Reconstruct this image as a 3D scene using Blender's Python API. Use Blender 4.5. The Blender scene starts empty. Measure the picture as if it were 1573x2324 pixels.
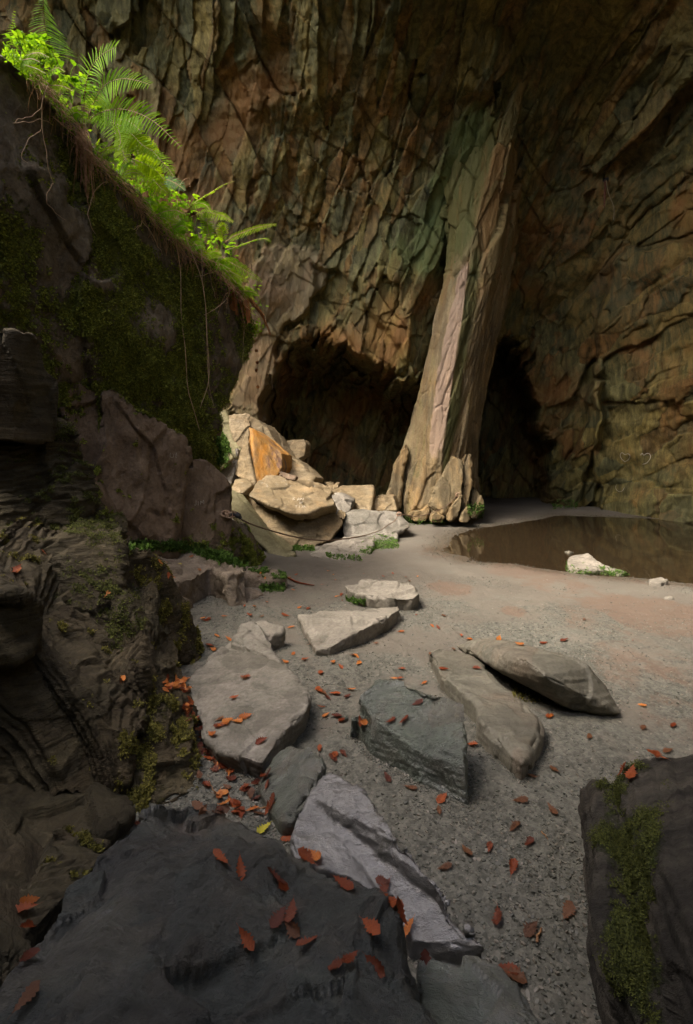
import bpy, bmesh, math, random
import numpy as np
from mathutils import Vector, Matrix
from mathutils.geometry import tessellate_polygon

SC = bpy.context.scene
COL = SC.collection
R = math.radians

# ------------------------------------------------------------------ camera, sky, sun, exposure
EYE = 1.6                                   # eye height of the photographer, metres
F, CX, CY = 1161.0, 786.5, 1017.0           # focal length and horizon measured on the photograph (1573 x 2323 grid)
cam = bpy.data.cameras.new('camera')
cam.sensor_fit = 'VERTICAL'
cam.sensor_height = 36.0
cam.lens = 36.0 * F / 2323.0
cam.shift_y = (CY - 1161.5) / 2323.0
cam.clip_start, cam.clip_end = 0.05, 400
camera = bpy.data.objects.new('camera', cam)
COL.objects.link(camera)
camera.location = (0, 0, EYE)
camera.rotation_euler = (R(90), 0, 0)
SC.camera = camera

SUN_DIR = Vector((-0.50, -0.26, 0.81)).normalized()      # towards the sun: high, left, a little behind the camera
world = bpy.data.worlds.new('World')
SC.world = world
world.use_nodes = True
wn = world.node_tree.nodes
wn.clear()
sky = wn.new('ShaderNodeTexSky')
sky.sky_type = 'NISHITA'
sky.sun_disc = False
sky.sun_elevation = math.asin(SUN_DIR.z)
sky.sun_rotation = math.atan2(SUN_DIR.x, SUN_DIR.y)
sky.air_density, sky.dust_density, sky.ozone_density = 0.7, 6.0, 0.3
bg = wn.new('ShaderNodeBackground')
bg.inputs['Strength'].default_value = 0.15
wo = wn.new('ShaderNodeOutputWorld')
world.node_tree.links.new(sky.outputs[0], bg.inputs[0])
world.node_tree.links.new(bg.outputs[0], wo.inputs[0])

sl = bpy.data.lights.new('sun', 'SUN')
sl.energy = 0.62
sl.angle = R(11)
sl.color = (1.0, 0.93, 0.81)
sun = bpy.data.objects.new('sun', sl)
COL.objects.link(sun)
sun.rotation_euler = SUN_DIR.to_track_quat('Z', 'Y').to_euler()
sun.location = SUN_DIR * 40

SC.view_settings.view_transform = 'Standard'
SC.view_settings.look = 'None'
SC.view_settings.gamma = 1.0
SC.view_settings.use_curve_mapping = False
SC.view_settings.exposure = 2.55
SC.render.engine = 'CYCLES'
SC.cycles.use_denoising = True
SC.cycles.max_bounces = 8
SC.cycles.diffuse_bounces = 4
SC.cycles.transparent_max_bounces = 8
SC.cycles.caustics_reflective = False
SC.cycles.caustics_refractive = False
SC.cycles.sample_clamp_indirect = 6

# ------------------------------------------------------------------ numbers: noise and facets
rng = np.random.default_rng(7)
random.seed(7)
_perm = rng.permutation(256)
_perm = np.concatenate([_perm, _perm, _perm]).astype(np.int32)
_grad = rng.normal(size=(256, 3))
_grad /= np.linalg.norm(_grad, axis=1)[:, None]
_rnd = rng.random((256, 6))


def _h(ix, iy, iz):
    return _perm[_perm[_perm[ix & 255] + (iy & 255)] + (iz & 255)]


def perlin(p):
    i = np.floor(p).astype(np.int32)
    f = p - i
    u = f * f * f * (f * (f * 6 - 15) + 10)
    out = 0.0
    for dx in (0, 1):
        wx = u[:, 0] if dx else 1 - u[:, 0]
        for dy in (0, 1):
            wy = u[:, 1] if dy else 1 - u[:, 1]
            for dz in (0, 1):
                wz = u[:, 2] if dz else 1 - u[:, 2]
                g = _grad[_h(i[:, 0] + dx, i[:, 1] + dy, i[:, 2] + dz)]
                out = out + wx * wy * wz * (g[:, 0] * (f[:, 0] - dx) + g[:, 1] * (f[:, 1] - dy) + g[:, 2] * (f[:, 2] - dz))
    return out * 1.5


def fbm(p, octv=4, gain=0.5, ridged=False):
    s, a, q = 0.0, 1.0, np.asarray(p, float)
    for k in range(octv):
        n = perlin(q)
        if ridged:
            n = 1 - 2 * np.abs(n)
        s = s + a * n
        a *= gain
        q = q * 2.03 + 17.3
    return s


def cells(p, jitter=0.85):
    """nearest jittered cell: three randoms of the cell, vector from its point, distance gap to the next cell"""
    i = np.floor(p - 0.5).astype(np.int32)
    n = len(p)
    b1 = np.full(n, 1e9)
    b2 = np.full(n, 1e9)
    bi = np.zeros(n, np.int32)
    bv = np.zeros((n, 3))
    for dx in (0, 1):
        for dy in (0, 1):
            for dz in (0, 1):
                c = i + np.array([dx, dy, dz], np.int32)
                h = _h(c[:, 0], c[:, 1], c[:, 2])
                v = p - (c + 0.5 + (_rnd[h, :3] - 0.5) * jitter)
                d = np.einsum('ij,ij->i', v, v)
                m = d < b1
                b2 = np.where(m, b1, np.minimum(b2, d))
                b1 = np.where(m, d, b1)
                bi = np.where(m, h, bi)
                bv[m] = v[m]
    return _rnd[bi], bv, np.sqrt(b2) - np.sqrt(b1)


def facets(p, tilt=0.5):
    """piecewise flat field, about -1..1: one little plane per cell"""
    r, v, gap = cells(p)
    g = (r[:, 3:6] - 0.5) * 2 * tilt
    return (r[:, 0] - 0.5) * 1.4 + np.einsum('ij,ij->i', g, v), r[:, 1], gap


def smooth(a, b, x):
    t = np.clip((x - a) / (b - a), 0, 1)
    return t * t * (3 - 2 * t)


def rot(ax, ay, az):
    return np.array(Matrix.Rotation(R(az), 3, 'Z') @ Matrix.Rotation(R(ay), 3, 'Y') @ Matrix.Rotation(R(ax), 3, 'X'))


def P(px, py, Y):
    return ((px - CX) / F * Y, Y, EYE - (py - CY) / F * Y)


def G(px, py, z=0.0):
    return P(px, py, F * (EYE - z) / (py - CY))


# zoomed crops of the photograph the outlines were measured on -> 1573-wide grid
def z1(x, y): return (476.5 + x * 0.3246, 907.6 + y * 0.3246)
def z2(x, y): return (850.8 + x * 0.2885, 850.8 + y * 0.2885)
def z3(x, y): return (x * 0.5, 567.2 + y * 0.5)
def z5(x, y): return (x * 0.5, 1134.4 + y * 0.5)
def z6(x, y): return (786.2 + x * 0.5, 1134.4 + y * 0.5)
def z7(x, y): return (x * 0.5, 1699.4 + y * 0.5)
def z8(x, y): return (786.2 + x * 0.5, 1699.4 + y * 0.5)
def zf(x, y): return (34 + x * 0.2524, 34 + y * 0.2524)
def zg(x, y): return (283.6 + x * 0.2524, 340.3 + y * 0.2524)


# ------------------------------------------------------------------ objects
def tag(o, label=None, cat=None, group=None, kind=None):
    if label: o['label'] = label
    if cat: o['category'] = cat
    if group: o['group'] = group
    if kind: o['kind'] = kind
    return o


def empty(name, loc):
    o = bpy.data.objects.new(name, None)
    COL.objects.link(o)
    o.location = loc
    o.empty_display_size = 0.1
    return o


def raw_mesh(name, V, faces, mat=None, sm=True):
    """faces: (n,3) or (n,4) integer array, or a list of tuples"""
    me = bpy.data.meshes.new(name)
    V = np.asarray(V, np.float32)
    if isinstance(faces, np.ndarray):
        k = faces.shape[1]
        me.vertices.add(len(V))
        me.vertices.foreach_set('co', V.ravel())
        me.loops.add(faces.size)
        me.loops.foreach_set('vertex_index', faces.astype(np.int32).ravel())
        me.polygons.add(len(faces))
        me.polygons.foreach_set('loop_start', np.arange(0, faces.size, k, dtype=np.int32))
        me.update(calc_edges=True)
    else:
        me.from_pydata([tuple(map(float, v)) for v in V], [], faces)
    me.polygons.foreach_set('use_smooth', np.full(len(me.polygons), sm, bool))
    me.validate()
    if mat: me.materials.append(mat)
    return me


def link(name, me, parent=None, loc=None):
    o = bpy.data.objects.new(name, me)
    COL.objects.link(o)
    if parent is not None:
        o.parent = parent
    if loc is not None:
        o.location = loc
    return o


def attr(me, name, vals):
    a = me.attributes.new(name, 'FLOAT', 'POINT')
    a.data.foreach_set('value', np.asarray(vals, np.float32))


def coords(me):
    v = np.empty(len(me.vertices) * 3, np.float32)
    me.vertices.foreach_get('co', v)
    return v.reshape(-1, 3).astype(float)


def normals(me):
    v = np.empty(len(me.vertices) * 3, np.float32)
    me.vertex_normals.foreach_get('vector', v)
    return v.reshape(-1, 3).astype(float)


def wpos(o):
    p = Vector(o.location)
    if o.parent is not None:
        p = p + Vector(o.parent.location)
    return p


# ------------------------------------------------------------------ materials
class Nodes:
    def __init__(self, name):
        self.m = bpy.data.materials.new(name)
        self.m.use_nodes = True
        self.t = self.m.node_tree
        self.t.nodes.clear()
        self.out = self.t.nodes.new('ShaderNodeOutputMaterial')

    def n(self, kind, inp=None, **kw):
        nd = self.t.nodes.new('ShaderNode' + kind)
        for k, v in kw.items():
            setattr(nd, k, v)
        for k, v in (inp or {}).items():
            self.set(nd, k, v)
        return nd

    def set(self, nd, k, v):
        s = nd.inputs[k]
        if hasattr(v, 'node'):
            self.t.links.new(v, s)
        elif isinstance(v, tuple) and len(v) == 3 and s.type == 'RGBA':
            s.default_value = (*v, 1)
        else:
            s.default_value = v

    def math(self, op, a, b=0.0, c=None, clamp=False):
        nd = self.n('Math', {0: a, 1: b}, operation=op, use_clamp=clamp)
        if c is not None: self.set(nd, 2, c)
        return nd.outputs[0]

    def mix(self, f, a, b, mode='MIX'):
        nd = self.t.nodes.new('ShaderNodeMix')
        nd.data_type = 'RGBA'
        nd.blend_type = mode
        self.set(nd, 0, f); self.set(nd, 6, a); self.set(nd, 7, b)
        return nd.outputs[2]

    def ramp(self, f, stops):
        nd = self.n('ValToRGB', {0: f})
        e = nd.color_ramp.elements
        while len(e) < len(stops): e.new(0.5)
        for k, (pos, c) in enumerate(stops):
            e[k].position = pos
            e[k].color = (*c, 1) if isinstance(c, tuple) else (c, c, c, 1)
        return nd.outputs[0]

    def noise(self, vec, scale, detail=6, rough=0.55, dist=0.0):
        return self.n('TexNoise', {'Vector': vec, 'Scale': scale, 'Detail': detail, 'Roughness': rough, 'Distortion': dist}).outputs[0]

    def attr(self, name):
        return self.n('Attribute', attribute_name=name).outputs['Fac']

    def surface(self, sh):
        self.t.links.new(sh, self.out.inputs['Surface'])
        return self.m


def rock_mat(name, dark, mid, light, tintcol=None, rust=0.0, rustcol=(0.22, 0.075, 0.02), lichen=0.0, rough=0.85, wet=0.0,
             bump=0.6, grain=(0, 0, 0), stretch=(1, 1, 6), gs=5.0, moss=(0.045, 0.065, 0.012), size=1.0, streak=0.5, extra=None, plates=None, coat=0.0):
    M = Nodes(name)
    tc = M.n('TexCoord').outputs['Object']
    mp = M.n('Mapping', {'Vector': tc, 'Rotation': tuple(R(g) for g in grain), 'Scale': stretch}).outputs[0]
    n1 = M.noise(tc, 1.1 / size, 9, 0.62, 0.4)
    n2 = M.noise(mp, gs / size, 11, 0.65, 0.25)
    n3 = M.noise(tc, 38 / size, 6, 0.7)
    n4 = M.noise(tc, 0.7 / size, 7, 0.6, 0.8)
    c = M.ramp(n1, [(0.30, dark), (0.5, mid), (0.68, light)])
    if tintcol:
        c = M.mix(M.math('MULTIPLY', M.ramp(M.attr('tint'), [(0.35, 0.0), (1.0, 1.0)]), 0.75), c, tintcol)
    if plates:
        c = M.mix(0.72, c, M.ramp(M.attr('tint'), plates))
    if rust:
        r = M.ramp(M.math('ADD', n4, M.math('MULTIPLY', M.math('SUBTRACT', n2, 0.5), 0.5)), [(0.52, 0.0), (0.66, 1.0)])
        c = M.mix(M.math('MULTIPLY', r, rust), c, rustcol)
    c = M.mix(streak, c, M.ramp(n2, [(0.30, 0.16), (0.48, 0.72), (0.72, 1.7)]), 'MULTIPLY')
    c = M.mix(0.5, c, M.ramp(n3, [(0.3, 0.40), (0.7, 1.45)]), 'MULTIPLY')
    if lichen:
        n5 = M.noise(tc, 9 / size, 8, 0.7, 0.3)
        c = M.mix(M.math('MULTIPLY', M.ramp(n5, [(0.60, 0.0), (0.68, 1.0)]), lichen), c, (0.42, 0.41, 0.36))
    if extra:
        c = extra(M, c, tc, n2)
    ma = M.attr('moss')
    mn = M.noise(tc, 26 / size, 6, 0.75)
    mf = M.ramp(M.math('ADD', ma, M.math('MULTIPLY', M.math('SUBTRACT', mn, 0.5), 1.3)), [(0.42, 0.0), (0.62, 1.0)])
    mossc = M.ramp(M.noise(tc, 60 / size, 3), [(0.3, tuple(v * 0.45 for v in moss)), (0.7, tuple(v * 1.5 for v in moss))])
    mf = M.math('MULTIPLY', mf, M.math('GREATER_THAN', ma, 0.02))
    c = M.mix(mf, c, mossc)
    hgt = M.math('ADD', M.math('MULTIPLY', n2, 1.0), M.math('ADD', M.math('MULTIPLY', n3, 0.35), M.math('MULTIPLY', M.math('MULTIPLY', mn, mf), 0.8)))
    bp = M.n('Bump', {'Strength': bump, 'Distance': 0.05 * size, 'Height': hgt}).outputs[0]
    rg = M.ramp(n2, [(0.3, min(1, rough + 0.1)), (0.7, max(0.05, rough - 0.15))])
    if wet:
        w = M.ramp(M.noise(tc, 2.3 / size, 6, 0.6, 0.5), [(0.38, 0.0), (0.62, 1.0)])
        rg = M.mix(M.math('MULTIPLY', w, wet), rg, (0.16, 0.16, 0.16))
    rg = M.mix(mf, rg, (0.95, 0.95, 0.95))
    bs = M.n('BsdfPrincipled', {'Base Color': c, 'Roughness': rg, 'Normal': bp})
    bs.inputs['Specular IOR Level'].default_value = min(0.8, 0.5 + 0.5 * coat) if wet else 0.3
    if coat:
        M.set(bs, 'Coat Weight', M.math('MULTIPLY', w, min(coat, 1.0)) if coat <= 1.0 else M.math('ADD', M.math('MULTIPLY', w, 0.75), 0.2))
        M.set(bs, 'Coat Roughness', 0.2)
        M.set(bs, 'Coat IOR', 1.75 if coat > 1.0 else 1.9)
        M.set(bs, 'Coat Normal', bp)
    return M.surface(bs.outputs[0])


def leaf_mat(name, c1, c2, trans=0.45, rough=0.5, vein=None):
    M = Nodes(name)
    tc = M.n('TexCoord').outputs['Object']
    oi = M.n('ObjectInfo').outputs['Random']
    f = M.math('ADD', M.math('MULTIPLY', M.noise(tc, 14, 5), 0.8), M.math('MULTIPLY', M.math('SUBTRACT', oi, 0.5), 0.6))
    c = M.ramp(f, [(0.25, c1), (0.65, c2)])
    bp = M.n('Bump', {'Strength': 0.4, 'Distance': 0.004, 'Height': M.noise(tc, 120, 4)}).outputs[0]
    bs = M.n('BsdfPrincipled', {'Base Color': c, 'Roughness': rough, 'Normal': bp, 'Specular IOR Level': 0.3 if rough < 0.5 else 0.06}).outputs[0]
    tr = M.n('BsdfTranslucent', {'Color': M.mix(1.0, c, (1.35, 1.25, 0.7), 'MULTIPLY')}).outputs[0]
    return M.surface(M.n('MixShader', {0: trans, 1: bs, 2: tr}).outputs[0])


def plain_mat(name, c1, c2, rough=0.7, scale=20, metal=0.0):
    M = Nodes(name)
    tc = M.n('TexCoord').outputs['Object']
    n = M.noise(tc, scale, 6)
    bp = M.n('Bump', {'Strength': 0.4, 'Distance': 0.01, 'Height': n}).outputs[0]
    return M.surface(M.n('BsdfPrincipled', {'Base Color': M.ramp(n, [(0.3, c1), (0.7, c2)]), 'Roughness': rough, 'Metallic': metal, 'Normal': bp}).outputs[0])


# ------------------------------------------------------------------ the rock builder
def solid(bm, top, bot):
    """closed prism between two loops (concave outlines allowed)"""
    n = len(top)
    a = [bm.verts.new(v) for v in top]
    b = [bm.verts.new(v) for v in bot]
    c = np.mean(np.array(top), axis=0)
    q = np.array(top) - c
    _, _, vt = np.linalg.svd(q)
    flat = [Vector((float(v @ vt[0]), float(v @ vt[1]), 0)) for v in q]
    tri = tessellate_polygon([flat])
    for t in tri:
        try:
            bm.faces.new([a[k] for k in t])
            bm.faces.new([b[k] for k in reversed(t)])
        except ValueError:
            pass
    for k in range(n):
        j = (k + 1) % n
        bm.faces.new([a[k], a[j], b[j], b[k]])


def hull(bm, pts):
    vs = [bm.verts.new(v) for v in pts]
    r = bmesh.ops.convex_hull(bm, input=vs)
    bad = [g for g in r['geom_interior'] if isinstance(g, bmesh.types.BMVert)]
    if bad:
        bmesh.ops.delete(bm, geom=bad, context='VERTS')


def face(loop, shift=(0, 1, 0), shrink=0.85, drop=None):
    """rock seen from the front: loop of (px, py, Y); the back is the same outline pushed by shift"""
    top = [P(*v) for v in loop]
    c = np.mean(np.array(top), axis=0)
    bot = [tuple((np.array(v) - c) * shrink + c + np.array(shift)) for v in top]
    if drop is not None:
        bot = [(v[0], v[1], min(v[2], t[2])) for v, t in zip(bot, top)]
    return ('solid', top, bot)


def slab(loop, z=-0.12, grow=1.03, dx=0.0, dy=0.0):
    """rock lying on the ground: loop of (px, py, z) of its upper face"""
    top = [G(a, b, c) for a, b, c in loop]
    c = np.mean(np.array(top), axis=0)
    bot = [(c[0] + (v[0] - c[0]) * grow + dx, c[1] + (v[1] - c[1]) * grow + dy, z) for v in top]
    return ('solid', top, bot)


ROCKS = []


def rock(name, solids, mat, label=None, cat=None, group=None, voxel=0.03, fac=0.03, fsize=0.5, fine=0.012, strata=0.0, sdir=(0.2, 0.1, 1.0),
         swave=0.09, moss=0.0, mossup=0.0, warp=0.0, warpsize=1.0, aniso=(1, 1, 2.2), arot=(20, 15, 0), parent=None, seed=0, mossfn=None, ribs=None, chip=0.0, groove=0.0):
    bm = bmesh.new()
    for s in solids:
        if s[0] == 'solid': solid(bm, s[1], s[2])
        else: hull(bm, s[1])
    bmesh.ops.recalc_face_normals(bm, faces=bm.faces[:])
    me0 = bpy.data.meshes.new('rough_block')
    bm.to_mesh(me0)
    bm.free()
    tmp = bpy.data.objects.new('rough_block', me0)
    COL.objects.link(tmp)
    md = tmp.modifiers.new('remesh', 'REMESH')
    md.mode = 'VOXEL'
    md.voxel_size = voxel
    dg = bpy.context.evaluated_depsgraph_get()
    me = bpy.data.meshes.new_from_object(tmp.evaluated_get(dg))
    bpy.data.objects.remove(tmp)
    bpy.data.meshes.remove(me0)
    me.name = name
    v, n = coords(me), normals(me)
    off = np.array([seed * 3.7, seed * 1.9, seed * 5.3])
    w = v + off
    if warp:
        ws = np.stack([fbm(w / warpsize + k * 31, 3) for k in range(3)], 1)
        v = v + ws * warp * np.array([1, 1, 0.8])
    A = rot(*arot)
    q = (w @ A) / (np.array(aniso) * fsize)
    q = q + 0.35 * np.stack([perlin(w / fsize * 0.8 + 9 * k) for k in range(3)], 1)
    f1, tint, gap = facets(q)
    f2, tint2, _ = facets(q * 2.9 + 5.1)
    d = fac * (f1 + 0.22 * f2)
    d = d + fine * fbm((w @ A) / (np.array(aniso) ** 0.7) * 7.0, 5, 0.55)
    if strata:
        sd = np.array(sdir) / np.linalg.norm(sdir)
        t = (w @ sd) / swave + 0.9 * fbm(w * 0.9, 4) + 0.5 * fbm(w * 3.1, 3)
        if ribs: t = t + ribs(v)
        fr = t - np.floor(t)
        kk = np.floor(t).astype(int)
        amp = 0.4 + _rnd[kk & 255, 2]
        d = d + strata * amp * (np.minimum(fr / 0.72, (1 - fr) / 0.28) - 0.5)
        if groove: d = d - groove * amp * np.exp(-((fr - 0.5) / 0.13) ** 2) * smooth(-0.5, 0.2, fbm(w * 2.0 + 77, 3))
    if chip:
        ed = np.empty(len(me.edges) * 2, np.int32)
        me.edges.foreach_get('vertices', ed)
        ed = ed.reshape(-1, 2)
        deg = np.bincount(ed.ravel(), minlength=len(v)).astype(float) + 1e-9
        def avg(x): return (np.bincount(ed[:, 0], x[ed[:, 1]], len(v)) + np.bincount(ed[:, 1], x[ed[:, 0]], len(v))) / deg
        v0 = coords(me)
        lap = np.stack([avg(v0[:, k]) for k in range(3)], 1) - v0
        e = np.clip(-np.einsum('ij,ij->i', lap, n) / voxel, 0, 1)
        for _ in range(5): e = 0.4 * e + 0.6 * avg(e)
        e = smooth(0.015, 0.10, e)
        d = d - chip * e * np.clip(0.25 + 1.1 * fbm(w * 7.0 + 60, 4), 0, 1.5)
    v = v + n * d[:, None]
    base = np.array([v[:, 0].mean(), v[:, 1].mean(), v[:, 2].min()])
    pw = np.zeros(3) if parent is None else np.array(wpos(parent))
    me.vertices.foreach_set('co', (v - base).astype(np.float32).ravel())
    me.update()
    me.polygons.foreach_set('use_smooth', np.ones(len(me.polygons), bool))
    attr(me, 'tint', 0.6 * tint + 0.4 * tint2)
    n2 = normals(me)
    mm = np.zeros(len(v))
    if moss or mossup:
        mm = moss * (0.5 + 0.75 * fbm(w * 1.4 + 40, 4)) + mossup * smooth(0.35, 0.9, n2[:, 2]) * (0.5 + 0.8 * fbm(w * 2.0 + 11, 4))
    if mossfn is not None:
        mm = mm + mossfn(v, n2)
    attr(me, 'moss', np.clip(mm, 0, 1))
    me.materials.clear()
    me.materials.append(mat)
    o = link(name, me, parent, base - pw)
    tag(o, label, cat, group, None if parent else 'thing')
    ROCKS.append(o)
    return o


def tube(points, rad, seg=6, cap=True):
    """round stem along a polyline; rad a number or one per point"""
    pts = np.array(points, float)
    n = len(pts)
    rad = np.full(n, rad) if np.isscalar(rad) else np.asarray(rad)
    T = np.gradient(pts, axis=0)
    T /= np.linalg.norm(T, axis=1)[:, None] + 1e-9
    up = np.array([0.31, 0.52, 0.79])
    A = np.cross(T, up); A /= np.linalg.norm(A, axis=1)[:, None] + 1e-9
    B = np.cross(T, A)
    ang = np.arange(seg) / seg * 2 * np.pi
    V = (pts[:, None] + rad[:, None, None] * (np.cos(ang)[None, :, None] * A[:, None] + np.sin(ang)[None, :, None] * B[:, None])).reshape(-1, 3)
    Fc = []
    for i in range(n - 1):
        for k in range(seg):
            j = (k + 1) % seg
            Fc.append((i * seg + k, i * seg + j, (i + 1) * seg + j, (i + 1) * seg + k))
    return V, Fc


def curve(points, n=24, wob=0.0, seed=0):
    """smooth Catmull-Rom through points, n samples, with a little wander"""
    p = np.array(points, float)
    p = np.vstack([2 * p[0] - p[1], p, 2 * p[-1] - p[-2]])
    m = len(p) - 3
    out = []
    for t in np.linspace(0, m - 1e-6, n):
        i = int(t); u = t - i
        a, b, c, d = p[i:i + 4]
        out.append(0.5 * (2 * b + (c - a) * u + (2 * a - 5 * b + 4 * c - d) * u * u + (3 * b - a - 3 * c + d) * u ** 3))
    out = np.array(out)
    if wob:
        s = np.linspace(0, 1, n)[:, None] * 5
        out += wob * np.stack([perlin(np.hstack([s, s * 0 + seed + 0.37, s * 0 + k * 7.1])) for k in range(3)], 1)
    return out


class Bag:
    """collects pieces into one mesh"""
    def __init__(self): self.V, self.F, self.n = [], [], 0
    def add(self, V, Fc):
        self.V.append(np.asarray(V, float))
        self.F += [tuple(i + self.n for i in f) for f in Fc]
        self.n += len(V)
    def build(self, name, mat, parent=None, loc=None, sm=True):
        V = np.vstack(self.V)
        o = np.zeros(3) if loc is None else np.array(loc, float)
        pw = np.zeros(3) if parent is None else np.array(wpos(parent))
        return link(name, raw_mesh(name, V - pw - o, self.F, mat, sm), parent, o)
# ------------------------------------------------------------------ materials of the place
def green_stain(M, c, tc, n2):
    g = M.attr('green')
    c = M.mix(M.math('MULTIPLY', M.ramp(M.math('ADD', g, M.math('MULTIPLY', M.math('SUBTRACT', n2, 0.5), 1.6)), [(0.35, 0.0), (0.75, 1.0)]), 0.8), c, (0.085, 0.115, 0.035))
    o = M.attr('orange')
    c = M.mix(M.math('MULTIPLY', M.ramp(M.math('ADD', o, M.math('MULTIPLY', M.math('SUBTRACT', n2, 0.5), 1.2)), [(0.4, 0.0), (0.8, 1.0)]), 0.7), c, (0.20, 0.085, 0.022))
    big = M.noise(tc, 0.32, 6, 0.6, 0.7)
    c = M.mix(M.math('MULTIPLY', M.ramp(big, [(0.54, 0.0), (0.66, 1.0)]), 0.55), c, (0.23, 0.098, 0.024))
    c = M.mix(M.math('MULTIPLY', M.ramp(big, [(0.34, 1.0), (0.46, 0.0)]), 0.55), c, (0.060, 0.066, 0.034))
    p = M.attr('pale')
    return M.mix(M.math('MULTIPLY', p, 0.75), c, (0.27, 0.20, 0.115))


MAT_WALL = rock_mat('cave_wall_slate', (0.045, 0.048, 0.024), (0.145, 0.130, 0.048), (0.25, 0.205, 0.072), tintcol=None, rust=0.45,
                    rustcol=(0.20, 0.082, 0.022), rough=0.8, bump=0.75, grain=(0, 28, 0), stretch=(1.0, 1.0, 0.24), gs=8.0, size=1.1, streak=0.85, extra=green_stain,
                    plates=[(0.0, (0.057, 0.064, 0.032)), (0.2, (0.137, 0.123, 0.040)), (0.36, (0.236, 0.176, 0.046)), (0.5, (0.084, 0.090, 0.040)), (0.62, (0.205, 0.098, 0.022)), (0.75, (0.152, 0.139, 0.048)), (0.88, (0.228, 0.201, 0.080)), (1.0, (0.114, 0.049, 0.016))])


def pillar_bands(M, c, tc, n2):
    pk = M.attr('pink')
    up = M.attr('up')
    c = M.mix(M.math('MULTIPLY', up, 0.75), c, M.ramp(M.math('ADD', M.math('MULTIPLY', M.attr('tint'), 0.7), M.math('MULTIPLY', n2, 0.3)), [(0.15, (0.06, 0.062, 0.03)), (0.35, (0.16, 0.135, 0.05)), (0.55, (0.22, 0.115, 0.032)), (0.75, (0.15, 0.135, 0.05)), (0.95, (0.26, 0.20, 0.08))]))
    c = M.mix(M.math('MULTIPLY', M.ramp(M.math('ADD', pk, M.math('MULTIPLY', M.math('SUBTRACT', n2, 0.5), 1.3)), [(0.35, 0.0), (0.7, 1.0)]), 0.7), c, (0.31, 0.225, 0.165))
    g = M.attr('green')
    c = M.mix(M.math('MULTIPLY', M.ramp(M.math('ADD', g, M.math('MULTIPLY', M.math('SUBTRACT', n2, 0.5), 2.4)), [(0.4, 0.0), (0.85, 1.0)]), 0.75), c, (0.058, 0.072, 0.016))
    sp = M.noise(tc, 16, 5, 0.8)
    return M.mix(M.math('MULTIPLY', M.ramp(sp, [(0.62, 0.0), (0.70, 1.0)]), M.math('ADD', M.math('MULTIPLY', pk, 0.6), 0.15)), c, (0.50, 0.43, 0.36))


MAT_PILLAR = rock_mat('pillar_slate', (0.10, 0.080, 0.045), (0.205, 0.160, 0.085), (0.33, 0.26, 0.15), tintcol=(0.26, 0.17, 0.07), rust=0.45,
                      rustcol=(0.26, 0.14, 0.035), rough=0.8, bump=0.8, grain=(0, -14, 0), stretch=(1, 1, 0.10), gs=5.5, size=1.0, streak=0.7, extra=pillar_bands)
MAT_TALUS = rock_mat('pale_ochre_slate', (0.130, 0.102, 0.056), (0.215, 0.165, 0.092), (0.30, 0.242, 0.150), tintcol=(0.23, 0.165, 0.085), rust=0.35,
                     rustcol=(0.30, 0.17, 0.06), lichen=0.35, rough=0.85, bump=0.6, grain=(20, 30, 0), stretch=(1, 1, 4), gs=3.0, streak=0.45)


def ochre_streaks(M, c, tc, n2):
    mp = M.n('Mapping', {'Vector': tc, 'Rotation': (0, R(-14), 0), 'Scale': (3.0, 3.0, 0.25)}).outputs[0]
    s = M.noise(mp, 2.0, 6, 0.6)
    c = M.mix(M.ramp(s, [(0.36, 1.0), (0.52, 0.0)]), c, (0.40, 0.17, 0.022))
    return M.mix(M.ramp(s, [(0.55, 0.0), (0.63, 0.8)]), c, (0.11, 0.06, 0.05))


MAT_OCHRE = rock_mat('ochre_streaked_slate', (0.25, 0.14, 0.05), (0.33, 0.18, 0.05), (0.38, 0.27, 0.16), rough=0.8, bump=0.5, stretch=(2, 2, 0.3), streak=0.35, extra=ochre_streaks)
MAT_OLIVE = rock_mat('smooth_olive_slate', (0.12, 0.115, 0.06), (0.19, 0.17, 0.085), (0.26, 0.23, 0.13), rough=0.8, bump=0.3, stretch=(1, 1, 3), streak=0.3,
                     moss=(0.07, 0.085, 0.018))
MAT_BROWN = rock_mat('brown_ledge_rock', (0.125, 0.088, 0.058), (0.19, 0.138, 0.092), (0.26, 0.195, 0.138), tintcol=(0.18, 0.125, 0.082), rough=0.9, bump=0.8,
                     grain=(0, 10, 0), stretch=(1, 1, 0.7), gs=6, lichen=0.1, streak=0.4)
MAT_BENCH = rock_mat('bench_rock', (0.15, 0.115, 0.082), (0.23, 0.185, 0.135), (0.31, 0.26, 0.20), rough=0.9, bump=0.7, stretch=(1, 1, 0.8), gs=6, lichen=0.1, streak=0.4)
MAT_BOULDER = rock_mat('dark_overhang_rock', (0.100, 0.080, 0.052), (0.155, 0.125, 0.082), (0.22, 0.19, 0.14), tintcol=(0.16, 0.115, 0.07), rough=0.9, bump=0.9,
                       stretch=(1, 1, 0.6), gs=6, streak=0.5, lichen=0.12, moss=(0.14, 0.155, 0.022))
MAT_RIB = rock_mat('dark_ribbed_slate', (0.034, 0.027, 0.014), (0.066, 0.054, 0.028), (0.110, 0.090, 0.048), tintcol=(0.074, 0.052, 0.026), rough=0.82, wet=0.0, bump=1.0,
                   grain=(10, 25, 0), stretch=(0.6, 0.6, 5.0), gs=5, streak=0.6, moss=(0.075, 0.070, 0.012))
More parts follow.
